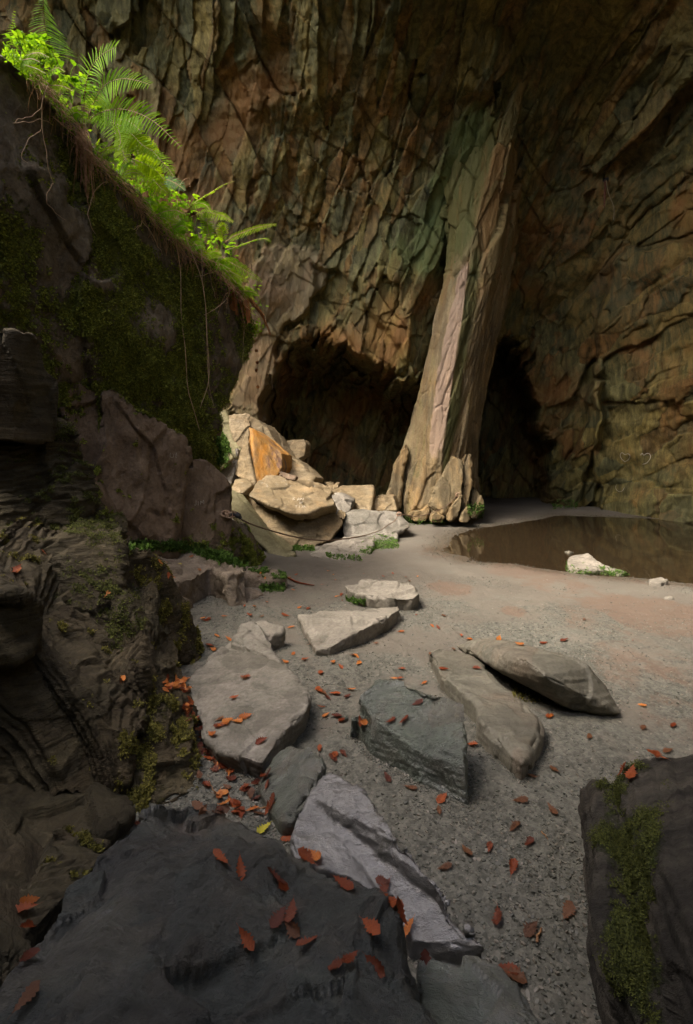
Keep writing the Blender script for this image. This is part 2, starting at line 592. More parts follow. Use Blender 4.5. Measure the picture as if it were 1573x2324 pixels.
def damp_patches(M, c, tc, n2):
    d = M.ramp(M.math('ADD', M.noise(tc, 2.6, 7, 0.6, 0.4), M.math('MULTIPLY', M.math('SUBTRACT', n2, 0.5), 0.25)), [(0.52, 0.0), (0.58, 1.0)])
    c = M.mix(M.math('MULTIPLY', d, 0.55), c, (0.075, 0.070, 0.052))
    p = M.ramp(M.noise(tc, 55, 4, 0.7), [(0.60, 0.0), (0.68, 1.0)])
    c = M.mix(M.math('MULTIPLY', p, 0.5), c, (0.07, 0.065, 0.045))
    b = M.ramp(M.noise(tc, 1.5, 8, 0.7, 0.8), [(0.55, 0.0), (0.72, 1.0)])
    return M.mix(M.math('MULTIPLY', b, 0.5), c, (0.15, 0.10, 0.062))


MAT_SLAB = rock_mat('grey_floor_slab', (0.12, 0.112, 0.088), (0.21, 0.192, 0.158), (0.31, 0.285, 0.24), tintcol=(0.17, 0.165, 0.13), rough=0.8, bump=0.45,
                    grain=(0, 0, 30), stretch=(0.6, 2.2, 1), gs=4, lichen=0.25, streak=0.3, extra=damp_patches)
MAT_PALE = rock_mat('pale_floor_slab', (0.16, 0.146, 0.115), (0.235, 0.212, 0.172), (0.31, 0.283, 0.233), tintcol=(0.20, 0.185, 0.15), rough=0.85, bump=0.4,
                    grain=(0, 0, 30), stretch=(0.6, 2.2, 1), gs=4, lichen=0.2, streak=0.25, extra=damp_patches)
MAT_GREEN = rock_mat('wet_green_slate', (0.050, 0.064, 0.050), (0.090, 0.108, 0.082), (0.145, 0.150, 0.11), tintcol=(0.10, 0.080, 0.052), rough=0.42, wet=1.0, bump=0.85,
                     grain=(0, 0, 20), stretch=(0.8, 2.4, 1), gs=5, streak=0.4, coat=1.0, extra=damp_patches)
MAT_DAMP = rock_mat('damp_brown_green_slate', (0.10, 0.095, 0.070), (0.155, 0.145, 0.108), (0.22, 0.20, 0.15), tintcol=(0.15, 0.12, 0.085), rough=0.75, wet=0.25, bump=0.5,
                    grain=(0, 0, 50), stretch=(0.7, 2.4, 1), gs=4, streak=0.4, rust=0.25, rustcol=(0.19, 0.09, 0.045), extra=damp_patches)
MAT_SHINE = rock_mat('wet_silver_slate', (0.085, 0.082, 0.076), (0.13, 0.126, 0.118), (0.19, 0.183, 0.172), rough=0.42, wet=0.7, bump=0.45,
                     grain=(0, 0, 35), stretch=(0.6, 1.6, 1), gs=8, streak=0.35, coat=1.5, extra=damp_patches)
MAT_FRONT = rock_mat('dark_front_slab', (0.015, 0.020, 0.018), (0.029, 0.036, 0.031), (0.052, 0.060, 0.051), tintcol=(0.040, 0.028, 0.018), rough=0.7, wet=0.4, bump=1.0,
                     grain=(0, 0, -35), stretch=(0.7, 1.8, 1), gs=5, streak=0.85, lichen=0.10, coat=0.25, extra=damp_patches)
MAT_RIGHT = rock_mat('dark_mossy_block', (0.026, 0.023, 0.017), (0.048, 0.042, 0.031), (0.080, 0.070, 0.053), tintcol=(0.046, 0.037, 0.026), rough=0.8, bump=0.8,
                     grain=(0, 0, -40), stretch=(0.5, 2.4, 1.5), gs=5, streak=0.85, moss=(0.040, 0.050, 0.010))


def moss_mat(name, c1, c2):
    M = Nodes(name)
    g = M.n('NewGeometry')
    c = M.ramp(g.outputs['Random Per Island'], [(0.0, c1), (0.6, c2), (1.0, tuple(min(1, v * 1.7) for v in c2))])
    bs = M.n('BsdfPrincipled', {'Base Color': c, 'Roughness': 0.9}).outputs[0]
    tr = M.n('BsdfTranslucent', {'Color': c}).outputs[0]
    return M.surface(M.n('MixShader', {0: 0.3, 1: bs, 2: tr}).outputs[0])


MAT_MOSS = moss_mat('boulder_moss', (0.085, 0.10, 0.012), (0.19, 0.215, 0.028))
MAT_MOSSY = moss_mat('yellow_moss', (0.060, 0.056, 0.010), (0.15, 0.135, 0.022))
MAT_MOSSD = moss_mat('dark_moss', (0.030, 0.036, 0.006), (0.080, 0.090, 0.014))
MAT_HERB = moss_mat('low_green_plants', (0.040, 0.080, 0.010), (0.085, 0.16, 0.022))

# ------------------------------------------------------------------ ground: one sheet, finest near the camera
pool_px = [(985, 1250), (1060, 1272), (1200, 1287), (1290, 1299), (1420, 1312), (1560, 1326), (1720, 1338), (1760, 1180), (1538, 1176), (1400, 1171),
           (1265, 1167), (1180, 1182), (1090, 1193), (1035, 1205), (1000, 1225)]
POOL = np.array([G(a, b)[:2] for a, b in pool_px])


def inside_distance(x, y, poly):
    """signed distance, positive inside"""
    best = np.full(x.shape, 1e9)
    ins = np.zeros(x.shape, bool)
    n = len(poly)
    for k in range(n):
        ax, ay = poly[k]; bx, by = poly[(k + 1) % n]
        dx, dy = bx - ax, by - ay
        t = np.clip(((x - ax) * dx + (y - ay) * dy) / (dx * dx + dy * dy), 0, 1)
        best = np.minimum(best, np.hypot(x - ax - t * dx, y - ay - t * dy))
        c = ((ay > y) != (by > y)) & (x < (bx - ax) * (y - ay) / (by - ay + 1e-12) + ax)
        ins ^= c
    return np.where(ins, best, -best)


def ground_h(x, y):
    p = np.stack([x, y, x * 0], 1)
    d = inside_distance(x, y, POOL) + 0.10 * fbm(p * 1.3, 4)
    h = 0.035 * fbm(p * 0.55, 3) + 0.014 * fbm(p * 2.3, 4) + 0.006 * fbm(p * 9.0, 3)
    far = smooth(0.0, 1.6, -d)
    h = h * (0.25 + 0.75 * far) + 0.02 * smooth(0, 0.8, -d)
    h = h - 0.22 * smooth(-0.12, 1.6, d)
    h = h + 0.10 * smooth(-0.2, -1.6, x) * smooth(3.6, 4.8, y)                # rises towards the left bench
    return h, d


th = np.radians(np.concatenate([np.arange(-180, -44, 4.0), np.arange(-44, 44, 0.17), np.arange(44, 180, 4.0)]))
rr = np.concatenate([np.geomspace(0.25, 1.3, 10)[:-1], np.geomspace(1.3, 18, 520), np.geomspace(18.6, 70, 12)])
TT, RR = np.meshgrid(th, rr)
gx, gy = (RR * np.sin(TT)).ravel(), (RR * np.cos(TT)).ravel()
gz, gd = ground_h(gx, gy)
nr, nt = RR.shape
idx = np.arange(nr * nt).reshape(nr, nt)
nxt = np.roll(idx, -1, axis=1)
quads = np.stack([idx[:-1], nxt[:-1], nxt[1:], idx[1:]], -1).reshape(-1, 4)[:, ::-1].copy()
V = np.vstack([np.stack([gx, gy, gz], 1), [[0, 0, 0]]])


def ground_mat():
    M = Nodes('slate_grit_ground')
    tc = M.n('TexCoord').outputs['Object']
    n1 = M.noise(tc, 0.8, 8, 0.6, 0.4)
    fine = M.n('TexVoronoi', {'Vector': tc, 'Scale': 75.0, 'Randomness': 1.0})
    mid = M.n('TexVoronoi', {'Vector': tc, 'Scale': 34.0, 'Randomness': 1.0})
    sandn = M.noise(tc, 150, 5, 0.8)
    sand = M.ramp(M.math('ADD', M.math('MULTIPLY', n1, 0.6), M.math('MULTIPLY', sandn, 0.4)), [(0.3, (0.075, 0.065, 0.050)), (0.52, (0.120, 0.106, 0.083)), (0.72, (0.165, 0.148, 0.118))])
    chipv = M.mix(0.5, fine.outputs['Color'], mid.outputs['Color'])
    bw = M.n('RGBToBW', {0: chipv}).outputs[0]
    chip = M.ramp(bw, [(0.2, (0.050, 0.049, 0.038)), (0.5, (0.095, 0.093, 0.074)), (0.8, (0.15, 0.142, 0.115))])
    ch = M.attr('chips')
    k = M.ramp(M.math('ADD', ch, M.math('MULTIPLY', M.math('SUBTRACT', M.noise(tc, 6, 7, 0.7), 0.5), 1.1)), [(0.35, 0.0), (0.6, 1.0)])
    c = M.mix(k, sand, chip)
    rd = M.ramp(M.math('ADD', M.attr('red'), M.math('MULTIPLY', M.math('SUBTRACT', M.noise(tc, 3.5, 8, 0.7, 0.6), 0.5), 1.5)), [(0.42, 0.0), (0.62, 1.0)])
    rd = M.math('MULTIPLY', rd, M.math('GREATER_THAN', M.attr('red'), 0.03))
    c = M.mix(M.math('MULTIPLY', rd, 0.65), c, (0.120, 0.076, 0.050))
    gn = M.ramp(M.noise(tc, 1.7, 6, 0.7), [(0.52, 0.0), (0.7, 0.45)])
    c = M.mix(gn, c, (0.13, 0.135, 0.110))
    c = M.mix(M.math('MULTIPLY', M.attr('wet'), 0.62), c, (0.050, 0.036, 0.022))
    hg = M.math('ADD', M.math('MULTIPLY', fine.outputs['Distance'], -0.6), M.math('ADD', M.math('MULTIPLY', mid.outputs['Distance'], -0.6), M.math('MULTIPLY', sandn, 0.35)))
    bp = M.n('Bump', {'Strength': 0.5, 'Distance': 0.010, 'Height': hg}).outputs[0]
    rg = M.mix(M.attr('wet'), (0.9, 0.9, 0.9), (0.35, 0.35, 0.35))
    return M.surface(M.n('BsdfPrincipled', {'Base Color': c, 'Roughness': rg, 'Normal': bp}).outputs[0])


me = raw_mesh('ground', V, quads, ground_mat())
P3 = np.stack([gx, gy, gx * 0], 1)
chips = 0.30 + 0.55 * fbm(P3 * 0.75 + 3, 4) + 0.45 * smooth(6.0, 2.0, gy) - 0.25 * smooth(5, 7, gy)


def spot(px, py, r, s=1.0):
    c = G(px, py)
    return s * smooth(r, r * 0.3, np.hypot(gx - c[0], (gy - c[1]) * 0.8))


trail = np.array([G(*a)[:2] for a in [(1180, 1300), (1290, 1340), (1330, 1385), (1370, 1420), (1420, 1470), (1460, 1520), (1500, 1560), (1560, 1620)]])
dt = np.full(gx.shape, 1e9)
for k in range(len(trail) - 1):
    a, b = trail[k], trail[k + 1]
    t = np.clip(((gx - a[0]) * (b - a)[0] + (gy - a[1]) * (b - a)[1]) / ((b - a) ** 2).sum(), 0, 1)
    dt = np.minimum(dt, np.hypot(gx - a[0] - t * (b - a)[0], gy - a[1] - t * (b - a)[1]))
red = 0.48 * smooth(0.75, 0.15, dt) + spot(1020, 1338, 0.40, 0.9) + spot(1165, 1392, 0.22, 0.7) + spot(1520, 1400, 0.75, 0.9) + 0.55 * smooth(-0.9, 0.1, gd) * smooth(9.6, 8.2, gy)
attr(me, 'chips', np.append(np.clip(chips, 0, 1), 0))
attr(me, 'red', np.append(np.clip(red, 0, 1), 0))
attr(me, 'wet', np.append(np.clip(smooth(-0.55, 0.15, gd) ** 1.5, 0, 1), 0))
ground = tag(link('ground', me), kind='structure')


def gh(x, y):
    return float(ground_h(np.array([x], float), np.array([y], float))[0][0])


# ------------------------------------------------------------------ the pool
def water_mat():
    M = Nodes('brown_pool_water')
    tc = M.n('TexCoord').outputs['Object']
    bp = M.n('Bump', {'Strength': 0.05, 'Distance': 0.02, 'Height': M.noise(tc, 3.0, 3)}).outputs[0]
    fr = M.n('Fresnel', {'IOR': 1.40, 'Normal': bp}).outputs[0]
    gl = M.n('BsdfGlossy', {'Color': (0.95, 0.95, 0.95), 'Roughness': 0.03, 'Normal': bp}).outputs[0]
    mud = M.n('BsdfDiffuse', {'Color': (0.046, 0.034, 0.019)}).outputs[0]
    thin = M.n('BsdfTransparent', {'Color': (0.50, 0.36, 0.22)}).outputs[0]
    body = M.n('MixShader', {0: 0.45, 1: thin, 2: mud}).outputs[0]
    return M.surface(M.n('MixShader', {0: fr, 1: body, 2: gl}).outputs[0])


pc = POOL.mean(axis=0)
wl = [(pc[0] + (x - pc[0]) * 1.06, pc[1] + (y - pc[1]) * 1.06, -0.012) for x, y in POOL]
water = link('pool_water', raw_mesh('pool_water', wl, [tuple(range(len(wl)))], water_mat()))
tag(water, kind='structure')

# ------------------------------------------------------------------ the back wall and overhanging roof of the cavern
KNOTS = [  # px, py, distance
    (-400, -300, 9.2), (-400, 400, 10.5), (-400, 1100, 11.0), (34, 34, 9.3), (34, 400, 10.6), (34, 900, 11.2), (200, 34, 9.7), (200, 300, 10.5), (300, 600, 11.2), (300, 1000, 11.6),
    (380, 200, 10.0), (450, 360, 10.7), (540, 430, 11.0), (420, 60, 9.6), (600, 60, 8.9), (600, 250, 10.2), (540, 560, 11.3), (560, 700, 11.5), (560, 900, 11.7), (620, 900, 12.0), (520, 1000, 11.6),
    (720, 560, 12.0), (700, 700, 12.1), (640, 780, 12.2), (700, 380, 10.9), (760, 200, 9.6), (760, 34, 8.7), (850, 120, 9.1), (860, 300, 10.3), (800, 500, 11.3), (850, 650, 11.3), (820, 770, 11.7), (920, 760, 11.4), (960, 860, 11.5),
    (930, 420, 10.8), (1000, 250, 10.3), (1000, 560, 11.2), (1000, 60, 8.9), (1100, 200, 9.6), (1150, 60, 9.2), (1080, 400, 10.9),
    (1200, 34, 9.1), (1260, 200, 10.4), (1230, 420, 11.6), (1200, 600, 12.8), (1180, 720, 13.8), (1320, 60, 9.1), (1340, 300, 10.8), (1340, 500, 11.7), (1300, 700, 12.8), (1330, 860, 13.4),
    (1400, 680, 12.2), (1420, 900, 12.6), (1300, 1080, 14.2), (1260, 1140, 15.2), (1330, 1160, 13.9), (1440, 1170, 12.5), (1540, 1180, 11.6), (1540, 900, 11.2), (1540, 600, 10.6), (1540, 300, 9.6), (1540, 34, 8.4), (1450, 150, 9.3), (1450, 450, 11.0),
    (1800, 34, 7.4), (1800, 600, 8.8), (1800, 1200, 9.2), (2200, 34, 6.2), (2200, 700, 6.9), (2200, 1300, 7.0), (2900, 100, 4.3), (2900, 1300, 4.6),
    (500, -500, 6.6), (800, -500, 6.4), (1200, -500, 6.4), (1600, -500, 5.9), (2200, -500, 5.2), (2900, -500, 4.1), (0, -300, 9.3), (300, -300, 8.6), (700, -200, 7.4), (1100, -200, 7.4), (1500, -200, 7.2)]
KN = np.array(KNOTS, float)
pxs = np.concatenate([np.arange(-420, 20, 14), np.arange(20, 1556, 2.4), np.arange(1556, 1800, 10), np.geomspace(1800, 2950, 45)])
pys = np.concatenate([np.arange(-520, 24, 11), np.arange(24, 1196, 2.4), np.arange(1196, 1420, 14)])
PX, PY = np.meshgrid(pxs, pys)
sh = PX.shape
wp = np.stack([PX.ravel() / 300, PY.ravel() / 300, np.zeros(PX.size)], 1)
wx, wy = PX.ravel() + 26 * fbm(wp * 2.2, 4), PY.ravel() + 26 * fbm(wp * 2.2 + 50, 4)
kx = KN[:, :2] / 500.0
D = np.linalg.norm(kx[:, None] - kx[None], axis=2)
nk = len(KN)
Am = np.zeros((nk + 3, nk + 3))
Am[:nk, :nk] = D - 0.06 * np.eye(nk)
Am[:nk, nk:] = np.hstack([np.ones((nk, 1)), kx]); Am[nk:, :nk] = Am[:nk, nk:].T
sol = np.linalg.solve(Am, np.append(KN[:, 2], [0, 0, 0]))
Yw = sol[nk] + sol[nk + 1] * wx / 500 + sol[nk + 2] * wy / 500
for k in range(nk):
    Yw += sol[k] * np.sqrt((wx / 500 - kx[k, 0]) ** 2 + (wy / 500 - kx[k, 1]) ** 2 + 0.0009)
Yw = np.maximum(Yw, 2.5)


_jr, _, _ = cells(np.stack([(wx + 0.4 * wy) / 46, (wy - 0.2 * wx) / 85, 0 * wx], 1))
_jr2, _, _ = cells(np.stack([(wx + 0.3 * wy) / 17, wy / 34, 0 * wx + 7], 1))
JAG = 2.0 * (_jr[:, 2] - 0.5) + 0.9 * (_jr2[:, 2] - 0.5)


def poly_deep(points, jag, run):
    return smooth(-4, run, inside_distance(wx, wy, np.array(points, float)) + jag * JAG)


def poly_in(points, soft=10, jag=0.0):
    return smooth(-soft, soft, inside_distance(wx, wy, np.array(points, float)) + jag * JAG)


CH = [(612, 1250), (600, 980), (612, 900), (640, 830), (690, 790), (740, 765), (800, 790), (850, 832), (905, 868), (960, 880), (1010, 872), (1010, 1250)]
chamber = poly_in(CH, 12, 14)
deep = poly_deep(CH, 14, 75)
Yw = Yw * (1 - chamber) + chamber * (np.minimum(Yw, 12.4) + 0.5 + deep * (2.9 + 0.003 * (wx - 800)))
HO = [(1020, 1250), (1060, 850), (1110, 790), (1150, 760), (1190, 800), (1225, 900), (1240, 1000), (1262, 1140), (1262, 1250)]
hollow = poly_in(HO, 12, 9)
deeph = poly_deep(HO, 9, 42)
Yw = Yw * (1 - hollow) + hollow * (Yw + 0.4 + deeph * np.maximum(15.9 - Yw, 0.5))
lean = poly_in([(530, 930), (536, 800), (556, 600), (590, 560), (700, 570), (736, 600), (700, 700), (640, 790), (608, 960), (560, 960)], 5, 6)
Yw = Yw - 0.16 * lean                                                    # big flat plate leaning beside the chamber
butt = poly_in([(1238, 1150), (1262, 1070), (1330, 960), (1350, 860), (1372, 860), (1366, 1000), (1330, 1090), (1310, 1165)], 6)
Yw = Yw - 0.5 * butt
rightface = poly_in([(1352, 1200), (1358, 1040), (1352, 800), (1372, 640), (1398, 560), (1700, 560), (1700, 1300), (1352, 1300)], 5)
Yw = Yw - 0.42 * rightface
wedge = poly_in([(700, 590), (760, 610), (890, 760), (960, 872), (900, 862), (800, 775), (716, 690)], 8)
Yw = Yw + 0.25 * wedge
# facets, evaluated at the place of the rock
bx, bz = (PX.ravel() - CX) / F * Yw, EYE - (PY.ravel() - CY) / F * Yw
Q = np.stack([bx, bz, 0.35 * Yw], 1)


def grain_field(angle, long, size, seed, tilt=0.8, warp=0.12):
    c, s = math.cos(R(angle)), math.sin(R(angle))
    q = np.stack([(Q[:, 0] * c + Q[:, 1] * s) / (size * long), (-Q[:, 0] * s + Q[:, 1] * c) / size, Q[:, 2] / (size * 4)], 1) + seed
    q = q + warp * np.stack([perlin(q * 1.7 + 9), perlin(q * 1.7 + 29), 0 * q[:, 0]], 1) + 0.05 * np.stack([perlin(q * 6 + 3), perlin(q * 6 + 13), 0 * q[:, 0]], 1)
    return facets(q, tilt)


a1, t1, g1 = grain_field(70, 2.8, 0.66, 3.0, 0.8)
b1, u1, h1 = grain_field(70, 3.4, 0.22, 9.0, 0.9)
e1, x1, _ = grain_field(78, 6.0, 0.07, 19.0)
a2, t2, g2 = grain_field(-56, 2.6, 0.90, 14.0, 0.75)
b2, u2, h2 = grain_field(64, 3.0, 0.32, 21.0, 0.9)
e2, x2, _ = grain_field(66, 5.0, 0.10, 59.0)
a3, t3, g3 = grain_field(62, 2.1, 0.80, 33.0, 0.7)
b3, u3, h3 = grain_field(72, 1.9, 0.30, 41.0, 0.8)
a4, t4, g4 = grain_field(-42, 3.2, 0.55, 71.0, 0.8)
mL = smooth(780, 540, wx + 0.25 * (wy - 300)) * smooth(900, 700, wy)           # left: long diagonal breaks
mR = smooth(1180, 1300, wx)                                               # right: blocky
mC = np.clip(1 - mL - mR, 0, 1)
flat = np.clip(0.85 * lean + 0.5 * rightface, 0, 1)
big = mC * (0.75 * a1 + 0.45 * a4) + mL * a2 + mR * a3
med = mC * b1 + mL * b2 + mR * b3
tintw = mC * (0.5 * t1 + 0.5 * u1) + mL * (0.6 * t2 + 0.4 * u2) + mR * (0.55 * t3 + 0.45 * u3)
crack = mC * (0.6 * smooth(0.07, 0.0, g1) + 0.6 * smooth(0.05, 0.0, g4) + 0.3 * smooth(0.07, 0.0, h1)) + mL * (smooth(0.05, 0.0, g2) + 0.4 * smooth(0.06, 0.0, h2)) + mR * (0.8 * smooth(0.06, 0.0, g3) + 0.4 * smooth(0.06, 0.0, h3))
crack = crack * smooth(-0.25, 0.25, fbm(Q * 0.9 + 5, 3))
dsp = 0.22 * big + 0.085 * med + 0.008 * e1 * (0.3 + 0.7 * mC) + 0.014 * e2 * (1 - mC) + 0.06 * crack
dsp = dsp * (1 - 0.72 * flat) * (1 - 0.35 * chamber) + 0.012 * fbm(Q * np.array([7.0, 1.2, 7.0]), 4)
Yw = Yw + dsp
V = np.stack([(PX.ravel() - CX) / F * Yw, Yw, EYE - (PY.ravel() - CY) / F * Yw], 1)
idx = np.arange(V.shape[0]).reshape(sh)
quads = np.stack([idx[:-1, :-1], idx[:-1, 1:], idx[1:, 1:], idx[1:, :-1]], -1)
fx, fy = PX[:-1, :-1], PY[:-1, :-1]
keep = ~((fx < 380) & (fy < -150))
quads = quads[keep].reshape(-1, 4)[:, ::-1].copy()
me = raw_mesh('cave_wall', V, quads, MAT_WALL)
attr(me, 'tint', np.clip(tintw, 0, 1))
gmask = np.exp(-(((wx - 1035 + 0.28 * (wy - 430)) / 75) ** 2)) * smooth(180, 300, wy) * smooth(640, 560, wy) * 0.9 + 0.35 * np.exp(-(((wx - 900) / 120) ** 2 + ((wy - 560) / 120) ** 2))
omask = 0.5 * smooth(1180, 1330, wx) * smooth(260, 420, wy) * smooth(1000, 760, wy) + 0.40 * np.exp(-(((wx - 780) / 110) ** 2 + ((wy - 700) / 90) ** 2)) + 0.25 * smooth(1250, 1450, wx) * smooth(400, 100, wy)
attr(me, 'green', np.clip(gmask, 0, 1))
attr(me, 'orange', np.clip(omask, 0, 1))
attr(me, 'pale', np.clip(lean * 0.6, 0, 1))
mo = 0.55 * np.exp(-(((wx - 1290) / 45) ** 2 + ((wy - 1148) / 14) ** 2)) + 0.35 * np.exp(-(((wx - 640) / 40) ** 2 + ((wy - 1010) / 40) ** 2))
attr(me, 'moss', mo)
cave_wall = tag(link('cave_wall', me), kind='structure')

# roof over the photographer, the near right wall and the wall behind (outside the picture; they keep the daylight out)
def sheet(name, uv, fn, n, m):
    u = np.linspace(uv[0], uv[1], n); v = np.linspace(uv[2], uv[3], m)
    U, W = np.meshgrid(u, v)
    pts = fn(U.ravel(), W.ravel())
    i = np.arange(n * m).reshape(m, n)
    q = np.stack([i[:-1, :-1], i[:-1, 1:], i[1:, 1:], i[1:, :-1]], -1).reshape(-1, 4).copy()
    f, t, _ = facets(pts * np.array([0.6, 0.6, 0.35]))
    pts = pts + (0.45 * f + 0.2 * fbm(pts * 0.8, 3))[:, None] * np.array([0.3, 0.3, 0.9]) 
    mm = raw_mesh(name, pts, q, MAT_WALL)
    attr(mm, 'tint', t)
    return tag(link(name, mm), kind='structure')


ROOF_X, ROOF_Y = -0.7, 0.9
sheet('cave_roof', (ROOF_X, 11, -2.4, 7.4), lambda x, y: np.stack([x, y, 10.3 + 0 * x], 1), 60, 60)
sheet('entrance_shade_roof', (ROOF_X, 1.0, -9, -2.2), lambda x, y: np.stack([x, y, 10.1 + 0 * x], 1), 24, 40)  # unseen; its width sets how much sky fill enters behind the camera
sheet('tunnel_shade_roof', (-13, ROOF_X + 0.3, -9, ROOF_Y), lambda x, y: np.stack([x, y, 8.0 + 0.12 * (x - ROOF_X) + 0 * y], 1), 50, 40)  # added out of view to shade the foreground
sheet('far_shade_roof', (-13, -1.6, 8.1, 13), lambda x, y: np.stack([x, y, 10.5 + 0 * y], 1), 50, 20)  # unseen strip added to block sun from the upper left wall
sheet('side_wall', (-9, 5.4, -0.4, 11), lambda y, z: np.stack([8.3 + 0 * y, y, z], 1), 60, 50)
sheet('rear_wall', (-13, 9, -0.4, 10), lambda x, z: np.stack([x, -8.6 + 0 * x, z], 1), 80, 50)
sheet('tunnel_shade_wall', (-9, 2.3, -0.4, 8.2), lambda y, z: np.stack([-4.6 + 0 * y, y, z], 1), 60, 50)  # unseen wall added to cut left sky light on the near rocks
sheet('quarry_shade_wall', (-1, 13, -0.4, 9.0), lambda y, z: np.stack([-9.5 + 0 * y, y, z], 1), 60, 30)  # unseen pit side, added to hold back low sky light
# ------------------------------------------------------------------ the slate pillar
RINGS = [  # py, then (px, distance) anticlockwise from the left silhouette: left, left ridge, right ridge, right middle, right silhouette
    (1240, (872, 11.5), (930, 10.9), (1000, 10.75), (1050, 11.0), (1098, 11.6)),
    (1150, (879, 11.5), (940, 10.85), (1000, 10.72), (1050, 11.0), (1092, 11.6)),
    (1090, (890, 11.45), (958, 10.85), (1000, 10.72), (1052, 11.0), (1087, 11.6)),
    (1030, (908, 11.4), (972, 10.85), (1002, 10.70), (1055, 11.0), (1088, 11.6)),
    (960, (932, 11.35), (980, 10.8), (1013, 10.66), (1060, 10.95), (1094, 11.6)),
    (880, (952, 11.3), (988, 10.75), (1024, 10.6), (1070, 10.9), (1106, 11.6)),
    (800, (970, 11.25), (1002, 10.7), (1036, 10.55), (1084, 10.85), (1124, 11.6)),
    (720, (988, 11.2), (1018, 10.65), (1048, 10.5), (1102, 10.8), (1143, 11.6)),
    (640, (1008, 11.1), (1036, 10.55), (1058, 10.45), (1112, 10.7), (1157, 11.5)),
    (560, (1010, 11.1), (1058, 10.55), (1070, 10.45), (1122, 10.6), (1166, 11.5)),
    (460, (1008, 11.0), (1074, 10.5), (1092, 10.4), (1138, 10.5), (1172, 11.4)),
    (340, (1008, 10.9), (1098, 10.35), (1122, 10.25), (1160, 10.3), (1184, 11.2)),
    (220, (1020, 10.8), (1120, 10.2), (1158, 10.1), (1182, 10.2), (1196, 11.0)),
    (120, (1060, 10.6), (1150, 10.1), (1186, 10.1), (1200, 10.0), (1212, 10.8)),
    (40, (1100, 10.4), (1170, 10.1), (1200, 10.1), (1214, 9.9), (1226, 10.6))]
bm = bmesh.new()
prev = None
ny = 5
rows = []
for py, *pts in RINGS:
    ring = [P(a, py, b) for a, b in pts]
    l, r = ring[0], ring[-1]
    ring += [(r[0] - 0.15, r[1] + 0.9, r[2]), (l[0] + 0.2, l[1] + 1.0, l[2])]
    rows.append([bm.verts.new(v) for v in ring])
for a, b in zip(rows[:-1], rows[1:]):
    for k in range(len(a)):
        j = (k + 1) % len(a)
        bm.faces.new([a[k], a[j], b[j], b[k]])
bm.faces.new(rows[0]); bm.faces.new(rows[-1])
bmesh.ops.triangulate(bm, faces=bm.faces[:])
bmesh.ops.recalc_face_normals(bm, faces=bm.faces[:])
me0 = bpy.data.meshes.new('rough_pillar'); bm.to_mesh(me0); bm.free()
tmp = bpy.data.objects.new('rough_pillar', me0); COL.objects.link(tmp)
md = tmp.modifiers.new('remesh', 'REMESH'); md.mode = 'VOXEL'; md.voxel_size = 0.022
me = bpy.data.meshes.new_from_object(tmp.evaluated_get(bpy.context.evaluated_depsgraph_get()))
bpy.data.objects.remove(tmp); bpy.data.meshes.remove(me0)
v, n = coords(me), normals(me)
A = rot(0, 14, 0)
q = v @ A
f1, t1, gp1 = facets(q / np.array([0.28, 0.28, 1.5]) + 3)
f2, t2, gp2 = facets(q / np.array([0.10, 0.10, 0.6]) + 8)
lowz = smooth(1.9, 0.2, v[:, 2])
f3, t3, _ = facets(q / np.array([0.30, 0.30, 0.8]) + 15)
upz = smooth(4.2, 6.2, v[:, 2])
f4, t4p, g4p = facets(v @ rot(0, 20, 10) / np.array([0.45, 0.45, 1.3]) + 31)
d = 0.030 * f1 + 0.016 * f2 - 0.028 * smooth(0.07, 0.0, gp1) * smooth(-0.3, 0.2, fbm(v * 1.3 + 9, 3)) - 0.015 * smooth(0.08, 0.0, gp2) + upz * (0.13 * f4 - 0.05 * smooth(0.08, 0.0, g4p)) + 0.06 * lowz * (f3 + 0.2) + 0.014 * fbm(q * np.array([9, 9, 1.6]), 4)
v = v + n * d[:, None]
ppx, ppy = CX + v[:, 0] / v[:, 1] * F, CY - (v[:, 2] - EYE) / v[:, 1] * F     # (only to read the painted bands off the survey rings)
ys = np.array([r[0] for r in RINGS], float)[::-1]
Lr = np.interp(ppy, ys, [r[2][0] for r in RINGS][::-1]); Rr = np.interp(ppy, ys, [r[3][0] for r in RINGS][::-1])
frontal = smooth(11.5, 11.1, v[:, 1])
wob = 6 * fbm(v * 2.5, 3)
pink = smooth(-5, 5, ppx + wob - Lr) * smooth(4, -4, ppx + wob * 0.4 - Rr) * frontal * smooth(560, 640, ppy) * smooth(1060, 1000, ppy + 4 * wob)
green = smooth(-3, 4, ppx - Rr) * (0.22 + 0.75 * np.exp(-((ppx - Rr - 12) / 16) ** 2)) * frontal * smooth(500, 640, ppy) + 0.9 * smooth(640, 500, ppy) * smooth(14, -10, ppx - Rr) + 0.42 * smooth(4, -14, ppx - Lr)
base = np.array([v[v[:, 2] < 0.3, 0].mean(), v[v[:, 2] < 0.3, 1].mean(), 0.0])
me.vertices.foreach_set('co', (v - base).astype(np.float32).ravel()); me.update()
me.polygons.foreach_set('use_smooth', np.ones(len(me.polygons), bool))
attr(me, 'tint', np.where(upz > 0.5, 0.6 * t4p + 0.4 * t1, 0.6 * t1 + 0.4 * t2)); attr(me, 'up', upz); attr(me, 'pink', np.clip(pink, 0, 1)); attr(me, 'green', np.clip(green, 0, 1))
attr(me, 'moss', 0.9 * smooth(0.28, 0.05, v[:, 2]) * smooth(-0.4, 0.2, fbm(v * 2.0, 3)))
me.materials.clear(); me.materials.append(MAT_PILLAR)
pillar = tag(link('rock_pillar', me, None, base), 'tall leaning slate pillar lit along its pink front edge, standing on the cave floor', 'rock pillar')
ROCKS.append(pillar)


